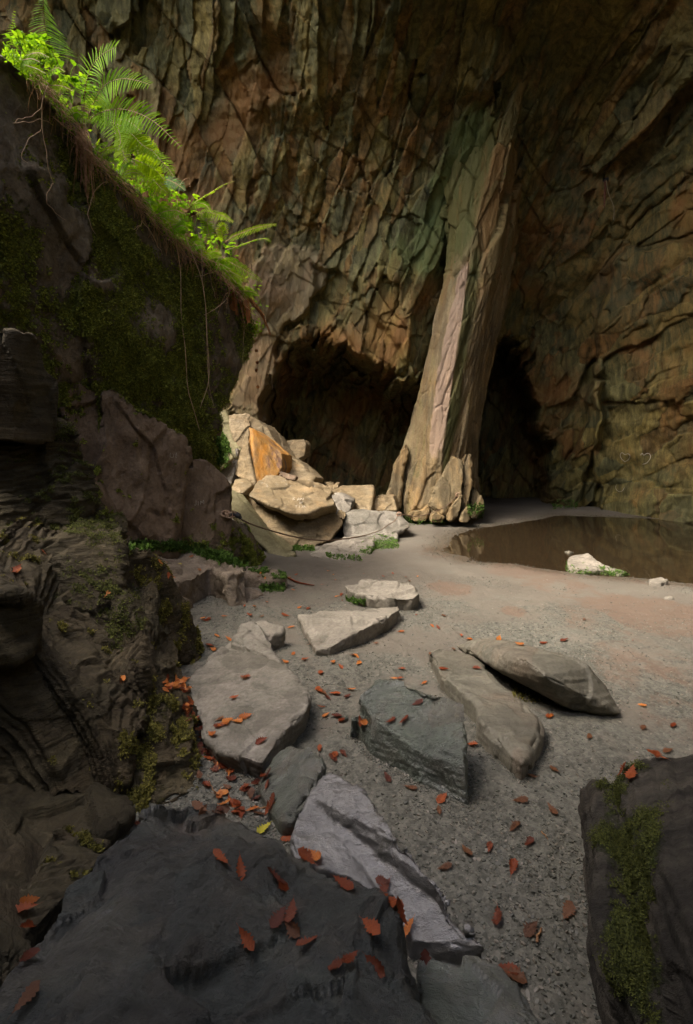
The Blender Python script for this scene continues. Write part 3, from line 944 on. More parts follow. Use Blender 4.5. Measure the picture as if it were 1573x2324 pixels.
def plate(pts, Y, back, lean, seed, **k):
    top = [P(*z2(a, b), Y - (lean * (b - 640) / 500 if lean else 0)) for a, b in pts]
    c = np.mean(np.array(top), axis=0)
    bot = [tuple((np.array(t) - c) * 0.9 + c + np.array((0.05, back, 0.0))) for t in top]
    return rock('base_slab', [('solid', top, bot)], MAT_PILLAR, parent=pillar, voxel=0.020, fac=0.03, fsize=0.4, fine=0.01, aniso=(1, 1, 3.0), arot=(0, 14, 0), seed=seed, chip=0.07, **k)


plate([(430, 1010), (470, 900), (530, 780), (565, 700), (595, 650), (610, 625), (630, 650), (690, 655), (700, 780), (688, 930), (640, 970), (560, 1105), (490, 1075), (440, 1050)], 10.75, 0.5, 0.35, 1)
plate([(690, 660), (720, 620), (765, 625), (768, 690), (770, 800), (745, 1000), (700, 1130), (670, 1140), (690, 900)], 10.85, 0.5, 0.3, 2)
plate([(735, 1050), (760, 900), (785, 870), (830, 930), (856, 980), (856, 1060), (800, 1130), (740, 1130)], 10.95, 0.6, 0.25, 3, moss=0.35)
plate([(436, 1150), (450, 1100), (485, 1070), (530, 1105), (555, 1120), (520, 1160), (440, 1165)], 10.35, 0.5, 0.1, 4)
plate([(560, 1115), (620, 1010), (685, 930), (685, 1030), (645, 1140), (600, 1160), (560, 1145)], 10.40, 0.5, 0.1, 5)
plate([(250, 1110), (300, 1075), (380, 1065), (425, 1010), (440, 1100), (400, 1150), (300, 1150)], 10.7, 0.5, 0.1, 6, moss=0.15)
plate([(665, 1150), (690, 1080), (735, 1030), (760, 1080), (750, 1150), (700, 1165)], 10.35, 0.5, 0.05, 7)
plate([(90, 960), (130, 830), (150, 700), (190, 640), (250, 530), (265, 620), (225, 740), (210, 900), (200, 1060), (100, 1060)], 11.1, 0.5, 0.2, 8)

# ------------------------------------------------------------------ the left side: overhanging boulder, ledges, ribbed bedrock
MB = [(-160, 20, 3.6), (-40, 70, 3.95), (34, 128, 4.2), (110, 200, 4.5), (170, 300, 4.8), (280, 420, 5.3), (380, 520, 5.8), (480, 590, 6.3), (540, 660, 6.6), (574, 740, 6.8), (556, 790, 6.72), (530, 870, 6.6),
      (502, 930, 6.5), (492, 1075, 6.45), (400, 1120, 6.1), (200, 1080, 5.3), (34, 960, 4.6), (-160, 960, 4.0)]
boulder = rock('overhanging_boulder', [face(MB, (-1.3, 0.7, -0.25), 0.9)], MAT_BOULDER, 'huge overhanging boulder clothed in green moss with ferns along its sloping top', 'boulder',
               voxel=0.024, fac=0.12, fsize=0.9, fine=0.036, moss=1.0, warp=0.06, warpsize=0.8, seed=2, arot=(10, -20, 15),
               mossfn=lambda v, n: 0.35 * smooth(3.6, 1.8, v[:, 2]) * smooth(4.6, 5.6, v[:, 1]) - 0.55 * smooth(4.9, 4.3, v[:, 1]) * smooth(2.8, 3.8, v[:, 2]))
G_ROCK = 'rock ledges below the overhanging boulder'
rock('rock_ledge', [face([(120, 858, 4.9), (180, 866, 5.0), (260, 905, 5.15), (300, 940, 5.25), (362, 968, 5.45), (412, 1000, 5.65), (424, 1034, 5.68), (412, 1100, 5.62), (404, 1180, 5.58), (400, 1262, 5.5), (300, 1250, 5.15), (230, 1230, 4.85), (195, 1110, 4.75), (150, 965, 4.8)],
                         (-0.75, 0.75, -0.05), 0.97)], MAT_BROWN, 'tall brown rock ledge directly under the mossy boulder, with a mossy upper rim', 'rock ledge', G_ROCK,
     voxel=0.018, fac=0.085, fsize=0.6, fine=0.02, mossup=0.8, moss=0.12, seed=3, warp=0.05)
right_ledge = rock('rock_ledge', [face([(404, 1075, 5.70), (440, 1060, 5.85), (430, 1032, 5.85), (482, 1050, 6.05), (504, 1075, 6.1), (526, 1108, 6.12), (533, 1180, 6.1), (523, 1264, 5.95), (440, 1258, 5.65), (398, 1255, 5.5), (396, 1160, 5.6)],
                         (-0.7, 0.7, 0.0), 0.97)], MAT_BROWN, 'squarish brown rock block right of the tall ledge, holding the cable anchor', 'rock ledge', G_ROCK,
     voxel=0.018, fac=0.05, fsize=0.55, fine=0.016, mossup=0.5, moss=0.08, seed=4, mossfn=lambda v, n: 0.4 * smooth(0.85, 0.45, v[:, 2]))
rock('mossy_rock', [face([z1(165, 825) + (6.75,), z1(240, 870) + (6.8,), z1(300, 960) + (6.85,), z1(314, 1010) + (6.85,), z1(340, 1048) + (6.85,), z1(356, 1110) + (6.8,), z1(345, 1175) + (6.6,), z1(240, 1175) + (6.4,), z1(120, 1120) + (6.3,), z1(120, 850) + (6.6,)],
                         (-0.5, 0.6, 0), 0.95)], MAT_BOULDER, 'rounded mossy rock wedged between the brown ledge and the leaning olive slab', 'rock', voxel=0.02, fac=0.07, fsize=0.4, moss=0.62, seed=5)
rock('stone_bench', [slab([(275, 1232, .52), (350, 1236, .5), (440, 1245, .5), (520, 1262, .45), (557, 1284, .41), (560, 1298, .38), (520, 1300, .40), (475, 1288, .38), (440, 1308, .38), (390, 1322, .42), (362, 1300, .45), (300, 1262, .5)], -0.15, 1.0, 0.02, -0.03)],
     MAT_BENCH, 'low brown stone bench with a flat top below the ledge, strewn with orange leaves', 'rock', voxel=0.014, fac=0.05, fsize=0.32, fine=0.012, mossup=0.15, seed=6, aniso=(1, 1, 1.4), warp=0.04, warpsize=0.4)
rock('stone_bench', [slab([(556, 1282, .24), (600, 1287, .22), (646, 1300, .19), (651, 1311, .17), (610, 1318, .17), (560, 1306, .21)], -0.15, 1.05)],
     MAT_BENCH, 'small low step of rock at the right end of the stone bench', 'rock', voxel=0.014, fac=0.03, fsize=0.25, mossup=0.45, seed=7)
rock('loose_stone', [slab([(530, 1335, .14), (565, 1332, .14), (600, 1345, .1), (560, 1362, .1), (535, 1360, .12)], -0.1, 1.1)], MAT_BENCH,
     'small brown stone at the foot of the stone bench', 'stone', voxel=0.012, fac=0.03, fsize=0.2, seed=8)


def arcs(v):
    return 0.75 * (v[:, 0] + 1.75) ** 2 / 0.045


SD = (0.20, -0.35, 0.95)
G_RIB = 'dark bedrock masses along the left side'
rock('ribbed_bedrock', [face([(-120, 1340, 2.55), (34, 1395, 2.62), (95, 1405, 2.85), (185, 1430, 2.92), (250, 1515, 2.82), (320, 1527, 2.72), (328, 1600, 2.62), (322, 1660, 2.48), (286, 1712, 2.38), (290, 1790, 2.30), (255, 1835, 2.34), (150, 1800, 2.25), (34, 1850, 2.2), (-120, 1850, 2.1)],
                             (-0.3, 1.0, 0.25), 0.97)], MAT_RIB, 'large dark slate outcrop with curving parallel ribs, at the left edge above the front slab', 'rock outcrop', G_RIB,
     voxel=0.0072, fac=0.03, fsize=0.7, fine=0.011, strata=0.034, groove=0.028, sdir=SD, swave=0.045, warp=0.03, moss=0.26, seed=9, ribs=arcs, mossfn=lambda v, n: 0.35 * smooth(-0.15, 0.05, v[:, 0] + 0.95))
rock('mossy_bedrock', [face([(318, 1528, 2.85), (365, 1534, 2.9), (412, 1578, 2.92), (442, 1655, 2.75), (452, 1710, 2.6), (466, 1762, 2.45), (440, 1812, 2.36), (382, 1838, 2.28), (300, 1868, 2.22), (280, 1850, 2.3), (284, 1712, 2.5), (322, 1650, 2.65)],
                            (-0.35, 0.8, 0.1), 0.95)], MAT_RIB, 'dark nose of bedrock speckled with yellow moss, between the ribbed outcrop and the leaf drift', 'rock outcrop', G_RIB,
     voxel=0.009, fac=0.06, fsize=0.4, fine=0.014, strata=0.018, groove=0.012, sdir=SD, swave=0.05, moss=0.55, seed=10)
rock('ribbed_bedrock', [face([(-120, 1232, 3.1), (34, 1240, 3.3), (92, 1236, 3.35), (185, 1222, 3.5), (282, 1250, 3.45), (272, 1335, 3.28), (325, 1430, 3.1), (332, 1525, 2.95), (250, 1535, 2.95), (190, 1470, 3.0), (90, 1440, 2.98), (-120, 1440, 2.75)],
                             (-0.4, 0.9, 0.1), 0.97)], MAT_RIB, 'middle dark outcrop of layered slate with moss on its crest, above the curving ribs', 'rock outcrop', G_RIB,
     voxel=0.011, fac=0.05, fsize=0.5, fine=0.01, strata=0.030, groove=0.025, sdir=SD, swave=0.06, warp=0.04, ribs=arcs, mossup=0.55, moss=0.26, seed=11)
rock('mossy_ridge', [face([(278, 1248, 3.6), (325, 1255, 3.7), (362, 1272, 3.78), (374, 1300, 3.85), (412, 1370, 3.95), (446, 1425, 4.0), (458, 1478, 3.95), (432, 1515, 3.75), (374, 1548, 3.5), (322, 1530, 3.2), (318, 1435, 3.25), (270, 1335, 3.42)],
                          (-0.55, 0.6, 0.0), 0.95)], MAT_RIB, 'sloping brown ridge of bedrock dotted with moss, running down to the orange leaf drift', 'rock outcrop', G_RIB,
     voxel=0.011, fac=0.06, fsize=0.5, fine=0.014, strata=0.008, sdir=SD, swave=0.07, moss=0.52, seed=12)
rock('mossy_bedrock', [face([(-120, 985, 3.7), (34, 1000, 3.9), (135, 962, 4.25), (178, 1008, 4.32), (206, 1095, 4.25), (206, 1142, 4.15), (172, 1192, 3.95), (188, 1240, 3.8), (34, 1255, 3.6), (-120, 1255, 3.4)],
                            (-0.5, 0.8, 0.1), 0.97)], MAT_RIB, 'bulging dark outcrop striped with moss, under the square black block at the left edge', 'rock outcrop', G_RIB,
     voxel=0.014, fac=0.09, fsize=0.5, fine=0.016, strata=0.030, groove=0.03, sdir=(0.25, -0.2, 0.9), swave=0.08, moss=0.45, mossup=0.4, seed=13)
rock('bedrock_rib', [face([(168, 1195, 4.05), (206, 1140, 4.2), (222, 1110, 4.35), (236, 1185, 4.35), (262, 1215, 4.3), (298, 1255, 4.2), (285, 1275, 3.95), (186, 1245, 3.9)], (-0.4, 0.5, 0), 0.95)], MAT_RIB,
     'thin dark rib of rock slanting down beside the brown ledge', 'rock outcrop', G_RIB, voxel=0.013, fac=0.06, fsize=0.35, moss=0.38, seed=14)
rock('black_block', [face([(-120, 735, 3.5), (34, 748, 3.7), (72, 757, 3.8), (96, 790, 3.92), (108, 838, 3.98), (134, 862, 4.05), (132, 940, 4.05), (122, 1005, 4.0), (34, 1000, 3.75), (-120, 1000, 3.5)], (-0.5, 0.7, 0.0), 0.95)], MAT_RIB,
     'smooth black rock block at the left edge beside the mossy boulder', 'rock outcrop', G_RIB, voxel=0.013, fac=0.09, fsize=0.6, fine=0.01, moss=0.05, mossup=0.3, seed=15)
rock('black_block', [face([(-140, 1345, 2.3), (34, 1352, 2.4), (78, 1365, 2.5), (84, 1430, 2.5), (70, 1470, 2.45), (34, 1500, 2.35), (-140, 1500, 2.2)], (-0.4, 0.5, 0.0), 0.95)], MAT_RIB,
     'small black block cut off by the left edge above the curving ribs', 'rock outcrop', G_RIB, voxel=0.009, fac=0.05, fsize=0.4, fine=0.01, seed=16, moss=0.12)
SB = [P(*z7(a, b), c) for a, b, c in [(255, 350, 1.98), (505, 400, 2.02), (475, 465, 1.88), (395, 570, 1.72), (110, 905, 1.42), (0, 960, 1.33), (60, 720, 1.58), (150, 540, 1.76)]]
rock('striped_block', [('hull', SB + [(x - 0.02, y + 0.05, -0.15) for x, y, z in SB])], MAT_RIB,
     'dark block striped with thin lines of moss, in the gap left of the front slab', 'rock', voxel=0.008, fac=0.03, fsize=0.3, fine=0.008, strata=0.014, sdir=(0.5, -0.4, 0.8), swave=0.035, moss=0.36, seed=17)
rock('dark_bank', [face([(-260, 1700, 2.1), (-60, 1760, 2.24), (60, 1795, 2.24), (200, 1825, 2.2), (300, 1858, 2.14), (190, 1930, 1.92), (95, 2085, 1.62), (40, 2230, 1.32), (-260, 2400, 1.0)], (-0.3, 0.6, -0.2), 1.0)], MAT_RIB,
     'black bank of rock in the deep shade under the curving ribs', 'rock outcrop', G_RIB, voxel=0.014, fac=0.05, fsize=0.4, seed=18)

# ------------------------------------------------------------------ the pile of fallen blocks left of the pillar
G_PILE = 'fallen slate blocks left of the pillar'
def Z(pts, Y): return [z1(a, b) + (c if c else Y,) for a, b, c in pts]
T = dict(fac=0.035, fsize=0.5, fine=0.008, voxel=0.015, chip=0.018)
rock('leaning_slab', [face(Z([(95, 560, 8.2), (150, 630, 8.0), (230, 665, 7.95), (300, 760, 7.85), (400, 890, 7.7), (480, 950, 7.6), (572, 1020, 7.5), (602, 1085, 7.35), (580, 1130, 7.2), (430, 1140, 7.15), (400, 1050, 7.35), (300, 960, 7.5), (200, 840, 7.75), (100, 760, 7.9)], 8),
                           (-0.05, 0.35, -0.1), 0.97)], MAT_OLIVE, 'smooth olive slab leaning from the brown ledge down to the floor', 'boulder', G_PILE, voxel=0.018, fac=0.018, fsize=0.6, fine=0.006, seed=20,
     mossfn=lambda v, n: 0.5 * smooth(0.75, 0.2, v[:, 2]) * smooth(-0.2, 0.3, v[:, 0] + 0.75))
rock('slate_boulder', [face(Z([(268, 680, 8.7), (340, 730, 8.6), (560, 790, 8.5), (780, 770, 8.9), (870, 780, 9.0), (936, 842, 8.9), (920, 885, 8.7), (845, 975, 8.3), (720, 1035, 8.15), (570, 1035, 8.1), (480, 960, 8.1), (400, 890, 8.3), (300, 760, 8.6)], 8),
                            (0.1, 0.9, -0.15), 0.9)], MAT_TALUS, 'wide lower boulder with a broken overhanging lip, under the big sloping slab', 'boulder', G_PILE, seed=21, **T)
rock('slate_boulder', [face(Z([(268, 668, 8.5), (320, 580, 8.75), (395, 527, 9.0), (480, 530, 9.1), (640, 590, 9.1), (780, 640, 9.0), (872, 695, 8.85), (870, 735, 8.7), (770, 755, 8.35), (690, 795, 8.15), (600, 802, 8.1), (540, 785, 8.1), (420, 735, 8.2)], 8),
                            (0.1, 0.6, -0.28), 0.92)], MAT_TALUS, 'big brown sloping slab on top of the pile, scratched with pale writing', 'boulder', G_PILE, seed=22, **T)
rock('ochre_boulder', [face(Z([(272, 186, 9.5), (300, 205, 9.45), (395, 280, 9.55), (505, 372, 9.6), (505, 470, 9.4), (475, 520, 9.3), (430, 560, 9.2), (320, 590, 9.0), (262, 330, 9.25)], 9),
                            (0.15, 0.6, -0.05), 0.92)], MAT_OCHRE, 'pointed boulder with a bright orange streaked face, at the top of the pile', 'boulder', G_PILE, voxel=0.015, fac=0.012, fsize=0.7, fine=0.005, seed=23)
rock('slate_boulder', [face(Z([(268, 195, 9.48), (240, 268, 9.55), (205, 370, 9.6), (152, 512, 9.55), (190, 535, 9.3), (250, 560, 9.1), (318, 588, 8.98), (264, 330, 9.2)], 9), (0.15, 0.5, -0.05), 0.9)], MAT_TALUS,
     'narrow grey wedge of rock along the left side of the orange boulder', 'boulder', G_PILE, seed=24, **T)
rock('slate_boulder', [face(Z([(132, 112, 10.5), (180, 98, 10.6), (252, 94, 10.6), (340, 132, 10.6), (400, 190, 10.5), (460, 290, 10.4), (540, 388, 10.3), (620, 432, 10.2), (690, 500, 10.1), (737, 545, 10.0), (722, 572, 9.9), (640, 590, 9.8), (400, 560, 9.8), (200, 400, 10.0), (140, 200, 10.3)], 10),
                            (0.2, 0.7, -0.1), 0.93)], MAT_TALUS, 'tall pale leaning boulder behind the orange pointed one', 'boulder', G_PILE, seed=25, **T)
rock('slate_boulder', [face(Z([(150, 610, 8.7), (180, 560, 8.9), (240, 548, 8.95), (300, 598, 8.8), (232, 652, 8.5), (160, 650, 8.5)], 9), (0.05, 0.4, -0.05), 0.9)], MAT_TALUS,
     'small dark edged block under the orange boulder, above the leaning olive slab', 'boulder', G_PILE, seed=26, **T)
rock('slate_boulder', [face(Z([(76, 418, 9.6), (110, 410, 9.65), (192, 432, 9.6), (165, 530, 9.3), (150, 595, 9.1), (90, 560, 9.2), (80, 500, 9.4)], 9), (0.05, 0.5, 0), 0.9)], MAT_PALE,
     'pale flat faced block at the left end of the pile beside the moss', 'boulder', G_PILE, seed=27, **T)
rock('slate_boulder', [face(Z([(163, 340, 9.9), (190, 324, 9.9), (212, 350, 9.9), (195, 400, 9.8), (175, 390, 9.8)], 9), (0, 0.3, 0), 0.9)], MAT_PALE, 'tiny pale stone perched left of the orange boulder', 'stone', G_PILE, seed=28, **T)
rock('slate_boulder', [face(Z([(686, 572, 10.0), (740, 574, 10.0), (800, 590, 10.0), (852, 628, 9.9), (840, 665, 9.7), (760, 650, 9.6), (690, 610, 9.8)], 9), (0, 0.5, -0.1), 0.9)], MAT_TALUS,
     'flat brown slab behind the scratched sloping slab, right of the tall boulder', 'boulder', G_PILE, seed=29, **T)
rock('slate_boulder', [face(Z([(838, 640, 10.3), (900, 602, 10.6), (1000, 604, 10.6), (1142, 596, 10.6), (1146, 655, 10.4), (1130, 740, 10.0), (1120, 775, 9.9), (985, 785, 9.8), (960, 700, 10.0)], 10), (0.1, 0.6, -0.1), 0.92)], MAT_TALUS,
     'square topped boulder with a broken corner, in front of the dark chamber', 'boulder', G_PILE, seed=30, **T)
rock('slate_boulder', [face(Z([(1120, 690, 10.4), (1200, 672, 10.5), (1282, 670, 10.6), (1300, 720, 10.4), (1310, 775, 10.2), (1120, 780, 10.1)], 10), (0.1, 0.5, 0), 0.95)], MAT_TALUS,
     'low pale block between the square topped boulder and the foot of the pillar', 'boulder', G_PILE, seed=31, mossfn=lambda v, n: 0.45 * smooth(0.55, 0.2, v[:, 2]) * smooth(1.2, 1.5, v[:, 0]), **T)
rock('slate_boulder', [face(Z([(848, 662, 9.6), (900, 658, 9.65), (940, 672, 9.65), (1002, 712, 9.6), (980, 770, 9.3), (920, 830, 9.0), (870, 800, 9.0), (862, 740, 9.2)], 9), (0.05, 0.45, 0), 0.9)], MAT_PALE,
     'pale upright slab standing between the pile and the square topped boulder', 'boulder', G_PILE, seed=32, **T)
rock('slate_boulder', [face(Z([(882, 790, 9.1), (915, 772, 9.15), (955, 785, 9.1), (945, 835, 8.9), (905, 825, 8.9)], 9), (0, 0.3, 0), 0.9)], MAT_TALUS, 'small dark stone wedged at the left corner of the table block', 'stone', G_PILE, seed=33, **T)
rock('table_block', [face(Z([(940, 795, 9.15), (1010, 775, 9.4), (1090, 764, 9.6), (1200, 775, 9.7), (1325, 788, 9.6), (1402, 872, 9.25), (1390, 890, 9.1), (1310, 950, 9.0), (1225, 955, 8.9), (1110, 960, 8.75), (935, 960, 8.75), (925, 870, 8.95)], 9),
                          (0.05, 0.7, -0.1), 0.85)], MAT_SLAB, 'broad grey table block with an undercut right end, nearest the pillar', 'boulder', G_PILE, seed=34, voxel=0.018, fac=0.035, fsize=0.5, fine=0.01)
rock('slate_boulder', [face(Z([(676, 1080, 7.5), (740, 1045, 7.75), (830, 990, 8.15), (1000, 945, 8.4), (1152, 958, 8.4), (1148, 1000, 8.1), (1112, 1085, 7.5), (1020, 1135, 7.2), (920, 1125, 7.2), (800, 1108, 7.3)], 8),
                            (0.0, 0.25, -0.35), 0.98)], MAT_PALE, 'low pale slab with damp patches, at the very front of the pile', 'boulder', G_PILE, voxel=0.016, fac=0.03, fsize=0.5, fine=0.01, seed=35,
     mossfn=lambda v, n: 0.6 * smooth(0.22, 0.02, v[:, 2]) * smooth(0.0, 0.4, v[:, 0]))
rock('slate_boulder', [face(Z([(1142, 958, 8.6), (1230, 944, 8.8), (1312, 945, 8.8), (1314, 1030, 8.25), (1150, 1040, 8.1)], 8), (0.0, 0.5, 0), 0.95)], MAT_SLAB,
     'flat stone under the right end of the table block', 'boulder', G_PILE, voxel=0.016, fac=0.025, fsize=0.35, fine=0.01, seed=36, mossfn=lambda v, n: 0.6 * smooth(0.2, 0.03, v[:, 2]))
rock('slate_boulder', [face(Z([(480, 488, 9.2), (540, 505, 9.3), (612, 530, 9.2), (600, 560, 9.1), (540, 560, 9.0), (480, 525, 9.1)], 9), (0, 0.3, -0.05), 0.9)], MAT_BROWN,
     'small reddish stone lying on the pile right of the orange face', 'stone', G_PILE, seed=37, **T)
rock('slate_boulder', [face(Z([(515, 290, 11.2), (575, 285, 11.3), (655, 282, 11.3), (668, 310, 11.2), (655, 400, 11.0), (600, 440, 10.8), (530, 390, 10.9)], 11), (0.1, 0.5, 0), 0.9)], MAT_TALUS,
     'rough lichen grey block behind the tall leaning boulder', 'boulder', G_PILE, seed=38, **T)
rock('slate_boulder', [face(Z([(735, 575, 10.6), (775, 572, 10.6), (790, 595, 10.5), (740, 600, 10.4)], 10), (0, 0.3, 0), 0.9)], MAT_TALUS, 'leftmost of the three little stones at the mouth of the dark chamber', 'stone', G_PILE, seed=39, **T)
rock('slate_boulder', [face(Z([(802, 585, 10.7), (840, 580, 10.7), (875, 588, 10.7), (865, 622, 10.5), (815, 610, 10.5)], 10), (0, 0.3, 0), 0.9)], MAT_TALUS, 'middle of the three little stones at the mouth of the dark chamber', 'stone', G_PILE, seed=40, **T)
rock('slate_boulder', [face(Z([(845, 625, 10.5), (880, 590, 10.6), (905, 577, 10.6), (902, 605, 10.5), (860, 632, 10.4)], 10), (0, 0.3, 0), 0.9)], MAT_TALUS, 'rightmost of the three little stones at the mouth of the dark chamber', 'stone', G_PILE, seed=41, **T)
rock('leaning_slab', [face(Z([(60, 60, 10.6), (110, 80, 10.6), (225, 270, 10.3), (215, 370, 10.0), (180, 420, 9.9), (60, 250, 10.2)], 10), (-0.2, 0.4, 0), 0.97)], MAT_OLIVE,
     'long grooved slab leaning behind the boulder tip, above the ivy patch', 'boulder', G_PILE, voxel=0.02, fac=0.03, fsize=0.3, fine=0.008, strata=0.015, sdir=(0.8, 0.1, 0.6), swave=0.12, seed=42)
rock('mossy_rock', [face(Z([(20, 200, 9.6), (60, 195, 9.7), (120, 300, 9.6), (165, 410, 9.4), (80, 480, 9.1), (40, 520, 9.0), (10, 400, 9.2)], 9), (-0.3, 0.5, 0), 0.95)], MAT_OLIVE,
     'bright green mossy rock seen past the tip of the overhanging boulder', 'rock', G_PILE, voxel=0.02, fac=0.04, fsize=0.4, moss=0.8, seed=43)
rock('slate_boulder', [face(Z([(300, 560, 9.4), (700, 560, 9.8), (1000, 700, 10.0), (1000, 900, 9.4), (500, 950, 8.8), (250, 800, 9.0)], 9), (0.1, 0.6, 0), 0.9)], MAT_TALUS,
     'buried boulder filling the gaps inside the pile', 'boulder', G_PILE, voxel=0.04, fac=0.04, fsize=0.5, seed=44)

# ------------------------------------------------------------------ slabs on the floor
G_SLAB = 'slate slabs lying on the cave floor'
def zz(f, pts): return [f(a, b) + (c,) for a, b, c in pts]
S = dict(fine=0.007, fac=0.016, fsize=0.35, aniso=(1, 1, 1), arot=(0, 0, 0), chip=0.035, strata=0.0035, sdir=(0.06, 0.10, 1.0), swave=0.035)
broad_slab = rock('floor_slab', [slab(zz(z5, [(802, 862, 0.085), (860, 790, 0.093), (960, 705, 0.102), (1080, 612, 0.111), (1190, 690, 0.119), (1290, 738, 0.128), (1400, 850, 0.145), (1416, 890, 0.153), (1392, 950, 0.153), (1282, 1062, 0.145), (1192, 1192, 0.119), (1100, 1166, 0.111), (990, 1132, 0.102), (975, 1105, 0.102), (932, 1080, 0.102), (905, 980, 0.093), (830, 890, 0.085)]), -0.1, 0.93, 0.0, 0.05)],
     MAT_SLAB, 'broad flat grey slab with a ragged near edge, beside the orange leaf drift', 'stone slab', G_SLAB, voxel=0.0085, seed=50, **S)
rock('floor_slab', [slab(zz(z5, [(1052, 640, 0.160), (1088, 560, 0.216), (1150, 540, 0.240), (1185, 562, 0.224), (1250, 680, 0.128), (1290, 745, 0.112), (1190, 700, 0.136)]), -0.1, 1.02)],
     MAT_SLAB, 'narrow sloping wedge of rock at the far corner of the broad grey slab', 'stone slab', G_SLAB, voxel=0.0095, seed=51, **S)
rock('floor_slab', [slab(zz(z5, [(1142, 548, .2), (1200, 538, .2), (1288, 578, .17), (1284, 600, .15), (1225, 618, .15), (1160, 590, .18)]), -0.1, 1.03)],
     MAT_PALE, 'small pale rounded stone behind the sloping wedge', 'stone slab', G_SLAB, voxel=0.01, seed=52, **S)
rock('floor_slab', [slab([(675, 1392, 0.096), (702, 1394, 0.108), (800, 1383, 0.120), (905, 1370, 0.132), (909, 1379, 0.132), (862, 1408, 0.132), (800, 1438, 0.120), (746, 1470, 0.096), (716, 1474, 0.084), (694, 1432, 0.090)], -0.1, 0.97, 0.01, 0.03)],
     MAT_PALE, 'pale pointed slab with damp patches, its tip under the pale block', 'stone slab', G_SLAB, voxel=0.011, seed=53, **S)
rock('floor_slab', [slab([(780, 1326, .15), (830, 1319, .17), (928, 1318, .18), (948, 1333, .18), (953, 1346, .17), (935, 1357, .16), (880, 1356, .16), (836, 1350, .15), (788, 1338, .14)], -0.08, 0.94, 0.02, 0.03)],
     MAT_PALE, 'pale thick block propped behind the pointed slab', 'stone slab', G_SLAB, chip=0.04, voxel=0.011, fac=0.03, fsize=0.3, fine=0.01, seed=54)
rock('floor_slab', [slab(zz(z6, [(60, 882, .25), (150, 815, .29), (230, 812, .31), (400, 865, .33), (540, 915, .33), (544, 1040, .27), (546, 1192, .19), (430, 1150, .18), (300, 1102, .18), (190, 1040, .19), (120, 985, .21)]), -0.1, 1.0, -0.03, 0.0),
                    slab(zz(z6, [(0, 985, .14), (40, 975, .15), (120, 1010, .16), (300, 1125, .17), (430, 1175, .17), (544, 1215, .18), (540, 1080, .15), (200, 940, .1)]), -0.1, 1.02)],
     MAT_GREEN, 'wet green slab shining with water, squared off on its right side', 'stone slab', G_SLAB, voxel=0.0085, fine=0.007, fac=0.022, fsize=0.3, aniso=(1.6, 1, 1), arot=(0, 0, 20), seed=55, chip=0.03, strata=0.004, sdir=(0.0, 0.22, 1.0), swave=0.03)
rock('floor_slab', [slab(zz(z6, [(376, 695, 0.090), (400, 682, 0.098), (490, 674, 0.105), (560, 690, 0.105), (640, 758, 0.105), (720, 830, 0.105), (830, 930, 0.112), (892, 1012, 0.120), (890, 1042, 0.120), (842, 1130, 0.128), (792, 1195, 0.128), (760, 1168, 0.128), (700, 1108, 0.128), (605, 1000, 0.135), (598, 930, 0.128), (500, 850, 0.120), (420, 790, 0.105), (410, 740, 0.098)]), -0.1, 0.99),],
     MAT_DAMP, 'long damp slab running diagonally between the wet green slab and the leaf shaped one', 'stone slab', G_SLAB, voxel=0.0095, seed=56, **S)
rock('floor_slab', [('hull', [G(*z6(500, 662), .10), G(*z6(580, 632), .20), G(*z6(700, 634), .26), G(*z6(800, 650), .29), G(*z6(950, 698), .32), G(*z6(1090, 752), .28), G(*z6(1140, 815), .22), G(*z6(1185, 880), .14), G(*z6(1240, 968), .06),
                              G(*z6(820, 728), .34), G(*z6(900, 800), .30), G(*z6(545, 690), .10), G(*z6(640, 745), .16), G(*z6(780, 800), .20), G(*z6(870, 850), .16), G(*z6(925, 905), .10), G(*z6(1000, 945), .06), G(*z6(1190, 980), .0),
                              G(*z6(540, 690), .0), G(*z6(780, 800), .02), G(*z6(1240, 975), -.05), G(*z6(900, 880), -.05), G(*z6(1090, 740), -.05), G(*z6(1240, 940), -.05)])],
     MAT_DAMP, 'leaf shaped brown slab tilted up along its far edge, rightmost of the floor slabs', 'stone slab', G_SLAB, voxel=0.0095, seed=57, **S)
rock('pool_rock', [slab(zz(z6, [(1003, 262, 0.088), (1030, 248, 0.110), (1105, 240, 0.149), (1120, 252, 0.143), (1150, 278, 0.110), (1220, 305, 0.055), (1285, 328, 0.017), (1240, 335, 0.017), (1160, 318, 0.044), (1100, 310, 0.066), (1050, 310, 0.055), (1005, 300, 0.055)]), -0.2, 1.06)],
     MAT_PALE, 'pale knobbly rock with mossy sides at the edge of the pool', 'rock', voxel=0.014, fac=0.03, fsize=0.3, fine=0.012, chip=0.03, seed=58, mossfn=lambda v, n: 0.55 * smooth(0.09, 0.02, v[:, 2]))
rock('pool_stone', [slab([(1470, 1312, .06), (1500, 1308, .08), (1515, 1316, .06), (1500, 1322, .05), (1475, 1320, .05)], -0.1, 1.1)], MAT_PALE, 'small flat pale stone at the near right shore of the pool', 'stone', voxel=0.012, fac=0.015, fsize=0.2, seed=59)
rock('pool_stone', [slab([(1508, 1354, .03), (1522, 1352, .04), (1526, 1358, .03), (1510, 1360, .02)], -0.1, 1.1)], MAT_PALE, 'tiny white stone lying on the sand at the right edge', 'stone', voxel=0.01, fac=0.01, fsize=0.2, seed=60)
rock('pool_stone', [slab(zz(z6, [(985, 232, .0), (1010, 228, .03), (1035, 235, .0), (1010, 240, .0)]), -0.2, 1.1)], MAT_DAMP, 'dark stone barely breaking the water behind the pool rock', 'stone', voxel=0.012, fac=0.01, fsize=0.2, seed=61)
